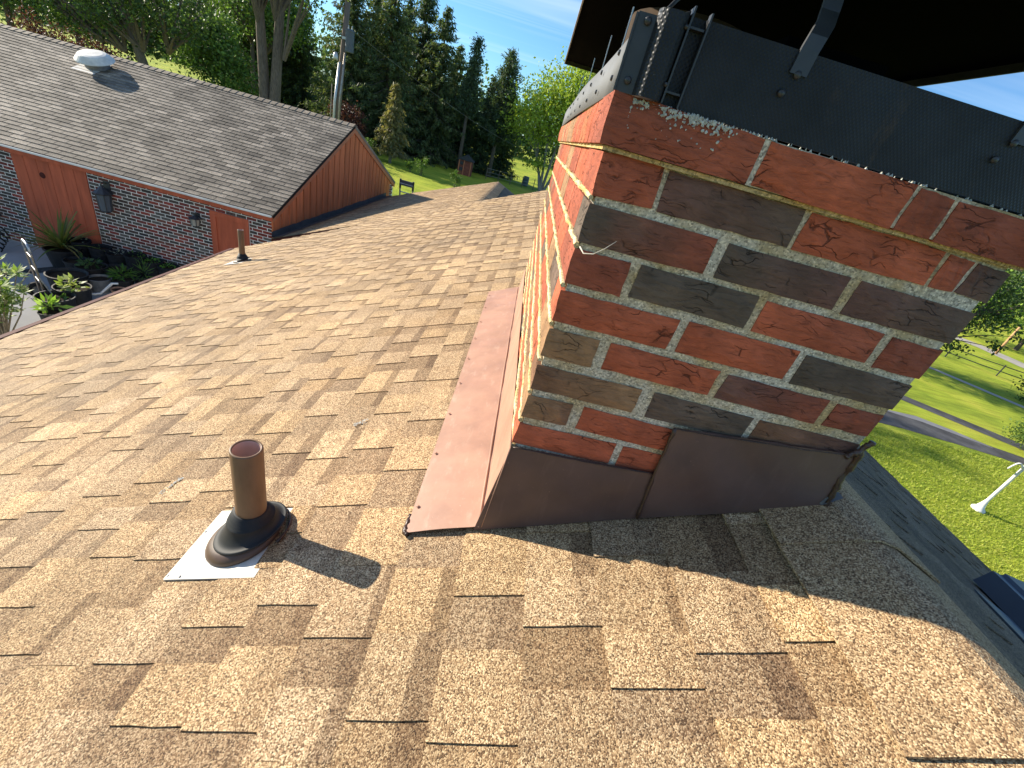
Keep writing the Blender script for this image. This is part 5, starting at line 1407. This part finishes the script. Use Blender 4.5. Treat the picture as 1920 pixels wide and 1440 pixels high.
broadleaf('round_bush', 'round clipped green bush by the driveway at the right edge', 22.6, 14.6, GR, 1.5, [(0, 0, .72, 1.05, .95, .62), (.8, -.5, .65, .9, .8, .55)], 63, DEC, .05, .09, 7000, 4, cat='bush', group='bushes of the front garden', spread=.45)
broadleaf('dark_bush', 'dark bush at the right edge beside the sidewalk', 31.4, 22.2, GR, 2, [(0, 0, 1.0, 1.2, 1.1, .95), (1.0, -.6, .9, 1.0, 1.0, .8)], 64, DECD, .05, .13, 4000, 4, cat='bush', group='bushes of the front garden')

# ================================================================== POLE, LADDER, PLAYHOUSE, FENCE, LAMP
up_ = empty('utility_pole', (-10.5, 24, G), 'weathered wooden utility pole with transformer and conduits behind the grey roof', 'utility pole')
pb, pt = Vector((-10.52, 24, G - .2)), Vector((-10.0, 24, 3.05))
mb = MB(); mb.tube([pb, pt], [.17, .12], 12); mb.build('pole', M['pole_wood'], up_, smooth=True)
tb = Vector((-9.72, 23.7, 1.2))
tf = MB(); tf.lathe([(.0001, 0), (.17, .0), (.185, .03), (.185, .76), (.195, .78), (.195, .82), (.12, .86), (.0001, .87)], tb, 18); tf = tf.build('transformer', M['transformer'], up_, smooth=False)
for dxx in (-.08, .08):
    mb = MB(); mb.lathe([(.03, .84), (.035, .9), (.022, .93), (.03, .96), (.02, 1.0), (.0001, 1.01)], tb + Vector((dxx, 0, 0)), 8); mb.build('bushing', M['galv'], tf)
mb = MB(); mb.box(-10.10, -9.80, 23.75, 23.88, 1.65, 1.75); mb.build('bracket', M['galv'], up_)
mb = MB(); mb.tube([(-10.46, 23.82, G), (-10.36, 23.82, -.9), (-10.20, 23.83, .75)], .062, 10); mb.build('conduit', M['galv'], up_, smooth=True)
mb = MB(); mb.tube([(-10.24, 23.80, G), (-10.12, 23.80, -.7), (-9.96, 23.82, 1.15)], .045, 10); mb.build('conduit', M['steel_tube'], up_, smooth=True)
mb = MB(); mb.lathe([(.0001, 0), (.10, .0), (.12, .06), (.11, .22), (.05, .30), (.0001, .31)], (-10.36, 23.76, .78), 12); mb.build('service_head', M['galv'], up_, smooth=True)
mb = MB(); mb.tube([(-10.62, 23.95, 2.75), (-10.05, 23.95, 2.85)], .03, 6); mb.build('crossarm', M['pole_wood'], up_)
mb = MB(); mb.lathe([(.03, 0), (.045, .05), (.03, .09), (.04, .13), (.0001, .15)], (-10.55, 23.95, 2.78), 8); mb.build('insulator', M['galv'], up_)
mb = MB(); mb.tube([(-10.62, 23.9, G), (-10.56, 23.9, -.2)], .025, 6); mb.build('ground_rod', M['steel_tube'], up_)
mb = MB(); A = Vector((-10.05, 24, 2.2)); B = Vector((4.0, 56, -1.6)); mb.tube([A.lerp(B, k / 16) - Vector((0, 0, 1.1 * math.sin(math.pi * k / 16))) for k in range(17)], .007, 5)
tag(mb.build('power_line', M['grey_metal']), 'thin grey power line sagging from the utility pole past the spruces', 'power line')

ld = empty('ladder', (-4.2, 15.25, G), 'aluminium ladder top rising above the far edge of the lower roof', 'ladder')
for x, c in ((-4.40, 'black_steel'), (-3.96, 'black_steel')):
    mb = MB(); mb.tube([(x, 15.75, G), (x, 15.15, -2.55)], .030, 6); mb.build('rail', M['galv'], ld)
    mb = MB(); mb.tube([(x, 15.15, -2.55), (x, 15.12, -2.26)], .036, 6); mb.build('rail_tip', M['black_steel'], ld)
for k in range(8):
    zz = G + .25 + k * .28; yy = 15.75 - .6 * (zz - G) / 2.05
    mb = MB(); mb.tube([(-4.40, yy, zz), (-3.96, yy, zz)], .018, 6); mb.build('rung', M['galv'], ld)
mb = MB(); mb.hexa([(-4.39, 15.10, -2.45), (-3.97, 15.10, -2.45), (-3.97, 15.14, -2.45), (-4.39, 15.14, -2.45), (-4.39, 15.08, -2.28), (-3.97, 15.08, -2.28), (-3.97, 15.13, -2.28), (-4.39, 15.13, -2.28)]); mb.build('top_pad', M['transformer'], ld)

ph = empty('playhouse', (-6.5, 44.4, G), 'small red and white playhouse under the dark spruces', 'playhouse')
mb = MB(); mb.box(-7.1, -5.9, 44.0, 45.0, G, G + 1.25); mb.build('wall', simple('faded_red_boards', (.22, .07, .045), .8, .2), ph)
mb = MB(); mb.prism([(-7.25, 43.9, G + 1.25), (-5.75, 43.9, G + 1.25), (-6.5, 43.9, G + 1.75)], (0, 1.2, 0)); mb.build('roof', M['gravel_dark'], ph)
for x in (-7.08, -6.62, -5.98):
    mb = MB(); mb.box(x - .04, x + .04, 43.95, 43.99, G, G + 1.25); mb.build('trim', M['orange_trim'], ph)
for z in (.35, .85):
    mb = MB(); mb.box(-7.0, -6.70, 43.96, 43.99, G + z, G + z + .28); mb.build('window', M['black_steel'], ph)

fe = empty('wire_fence', (-1, 47.5, G), 'low wire fence on thin posts across the far lawn', 'fence')
FP = [(-4.6, 46.2), (-3.4, 46.6), (-2.2, 47.0), (-1.0, 47.4), (.2, 47.8), (2.2, 48.4)]
for i, (x, y) in enumerate(FP):
    mb = MB(); mb.tube([(x, y, G - .1), (x + .02 * (i % 3 - 1), y, G + 1.05)], .035, 6); mb.build('post', M['pole_wood'], fe)
for z in (.35, .65, .98):
    mb = MB(); mb.tube([(x, y, G + z) for x, y in FP], .012, 4); mb.build('wire', M['galv'], fe)
mb = MB(); mb.lathe([(.0001, 0), (.28, 0), (.29, .04), (.31, .3), (.31, .65), (.29, .92), (.27, .95), (.0001, .95)], (-.72, 50.0, G), 18)
tag(mb.build('barrel', M['barrel'], smooth=False), 'blue grey barrel standing beyond the wire fence', 'barrel')

# white garden lamp post
lx, ly = 14.99, 9.33
lm = empty('lamp_post', (lx, ly, GR), 'white garden lamp post with scrolled crossbar on the front lawn', 'lamp post')
mb = MB(); mb.lathe([(.17, 0), (.17, .05), (.10, .12), (.075, .22), (.055, .32), (.05, .36), (.042, .40), (.040, 1.75), (.055, 1.78), (.055, 1.82), (.035, 1.86), (.030, 2.05), (.0001, 2.06)], (lx, ly, GR), 16); mb.build('post', M['white_paint'], lm, smooth=True)
for s_ in (-1, 1):
    mb = MB(); pts = []
    for k in range(15):
        a = k / 14; pts.append((lx - s_ * .02 - s_ * (.30 * math.sin(a * 2.2)) * .8, ly + s_ * .10 * a, GR + 1.62 + .13 * math.sin(a * 5.5)))
    mb.tube(pts, .020, 6); mb.build('scroll', M['white_paint'], lm, smooth=True)
mb = MB(); mb.lathe([(.05, 2.06), (.10, 2.10), (.12, 2.34), (.14, 2.36), (.04, 2.46), (.0001, 2.48)], (lx, ly, GR), 10); mb.build('lantern_head', M['glass_lantern'], lm)
mb = MB(); mb.tube([(42.8, 35.7, GR), (42.8, 35.7, GR + 2.6)], [.10, .09], 8)
tag(mb.build('timber_post', M['tan_post'], smooth=True), 'bare tan timber post beside the road at the right edge', 'post')
rl = empty('rail_fence', (34, 27, GR), 'thin dark two rail fence on the far front lawn', 'fence')
for z in (.35, .75):
    mb = MB(); mb.tube([(30.5, 30.0, GR + z), (33.2, 27.97, GR + z), (35.5, 26.9, GR + z), (40, 24.4, GR + z)], .03, 6); mb.build('rail', M['black_steel'], rl)
for x, y in ((31.8, 29.0), (34.3, 27.4), (37.7, 25.7)):
    mb = MB(); mb.tube([(x, y, GR), (x, y, GR + .85)], .04, 6); mb.build('post', M['black_steel'], rl)

# short grass standing on the near front lawn
def grass(name, label, n, x0, x1, y0, y1, zf, seed):
    g = np.random.default_rng(seed)
    x = g.uniform(x0, x1, n); y = g.uniform(y0, y1, n)
    z = np.array([zf(a, b) for a, b in zip(x, y)])
    a = g.uniform(0, 6.28, n); hgt = g.uniform(.03, .075, n); w = g.uniform(.008, .016, n)
    p = np.stack([x, y, z], 1); s = np.stack([np.cos(a), np.sin(a), 0 * a], 1) * w[:, None]
    t = p + np.stack([g.normal(size=n) * .03, g.normal(size=n) * .03, hgt], 1)
    V = np.stack([p - s, p + s, t], 1).reshape(-1, 3)
    cc = np.array([(.30, .37, .045), (.37, .43, .055), (.45, .46, .10), (.21, .28, .035)])[g.integers(0, 4, n)] * g.uniform(.8, 1.2, (n, 1))
    o = np_mesh(name, V, np.arange(len(V)).reshape(-1, 3), np.repeat(cc, 3, 0), M['leaf'], None, 'stuff'); tag(o, label)
grass('grass', 'short grass blades of the near front lawn', 90000, 7.5, 21, 2.5, 13.4, ground_z, 5)

# pale droppings dried on the shingles
def dropping(name, label, a, b, w, seed):
    r = random.Random(seed); mb = MB(); A = Vector((a[0], a[1], 0)); B = Vector((b[0], b[1], 0))
    for _ in range(34):
        t = r.random() ** .8; p = A.lerp(B, t) + Vector((r.gauss(0, w), r.gauss(0, w), 0)); rr = r.uniform(.0012, .0042) * (1.1 - t * .5); n = 7
        V = [rp(p.x, p.y, .0120)] + [rp(p.x + rr * r.uniform(.6, 1.3) * math.cos(6.283 * k / n), p.y + rr * r.uniform(.6, 1.3) * math.sin(6.283 * k / n), .0102) for k in range(n)]
        mb.add(V, [(0, 1 + k, 1 + (k + 1) % n) for k in range(n)])
    tag(mb.build(name, M['lichen']), label, 'bird dropping')
dropping('bird_dropping', 'white streak of dried bird dropping left of the near vent pipe', (-.843, .243), (-.862, .165), .0035, 1)
dropping('bird_dropping', 'small white splash on the shingles between vent pipe and chimney', (-.405, .446), (-.433, .428), .005, 2)
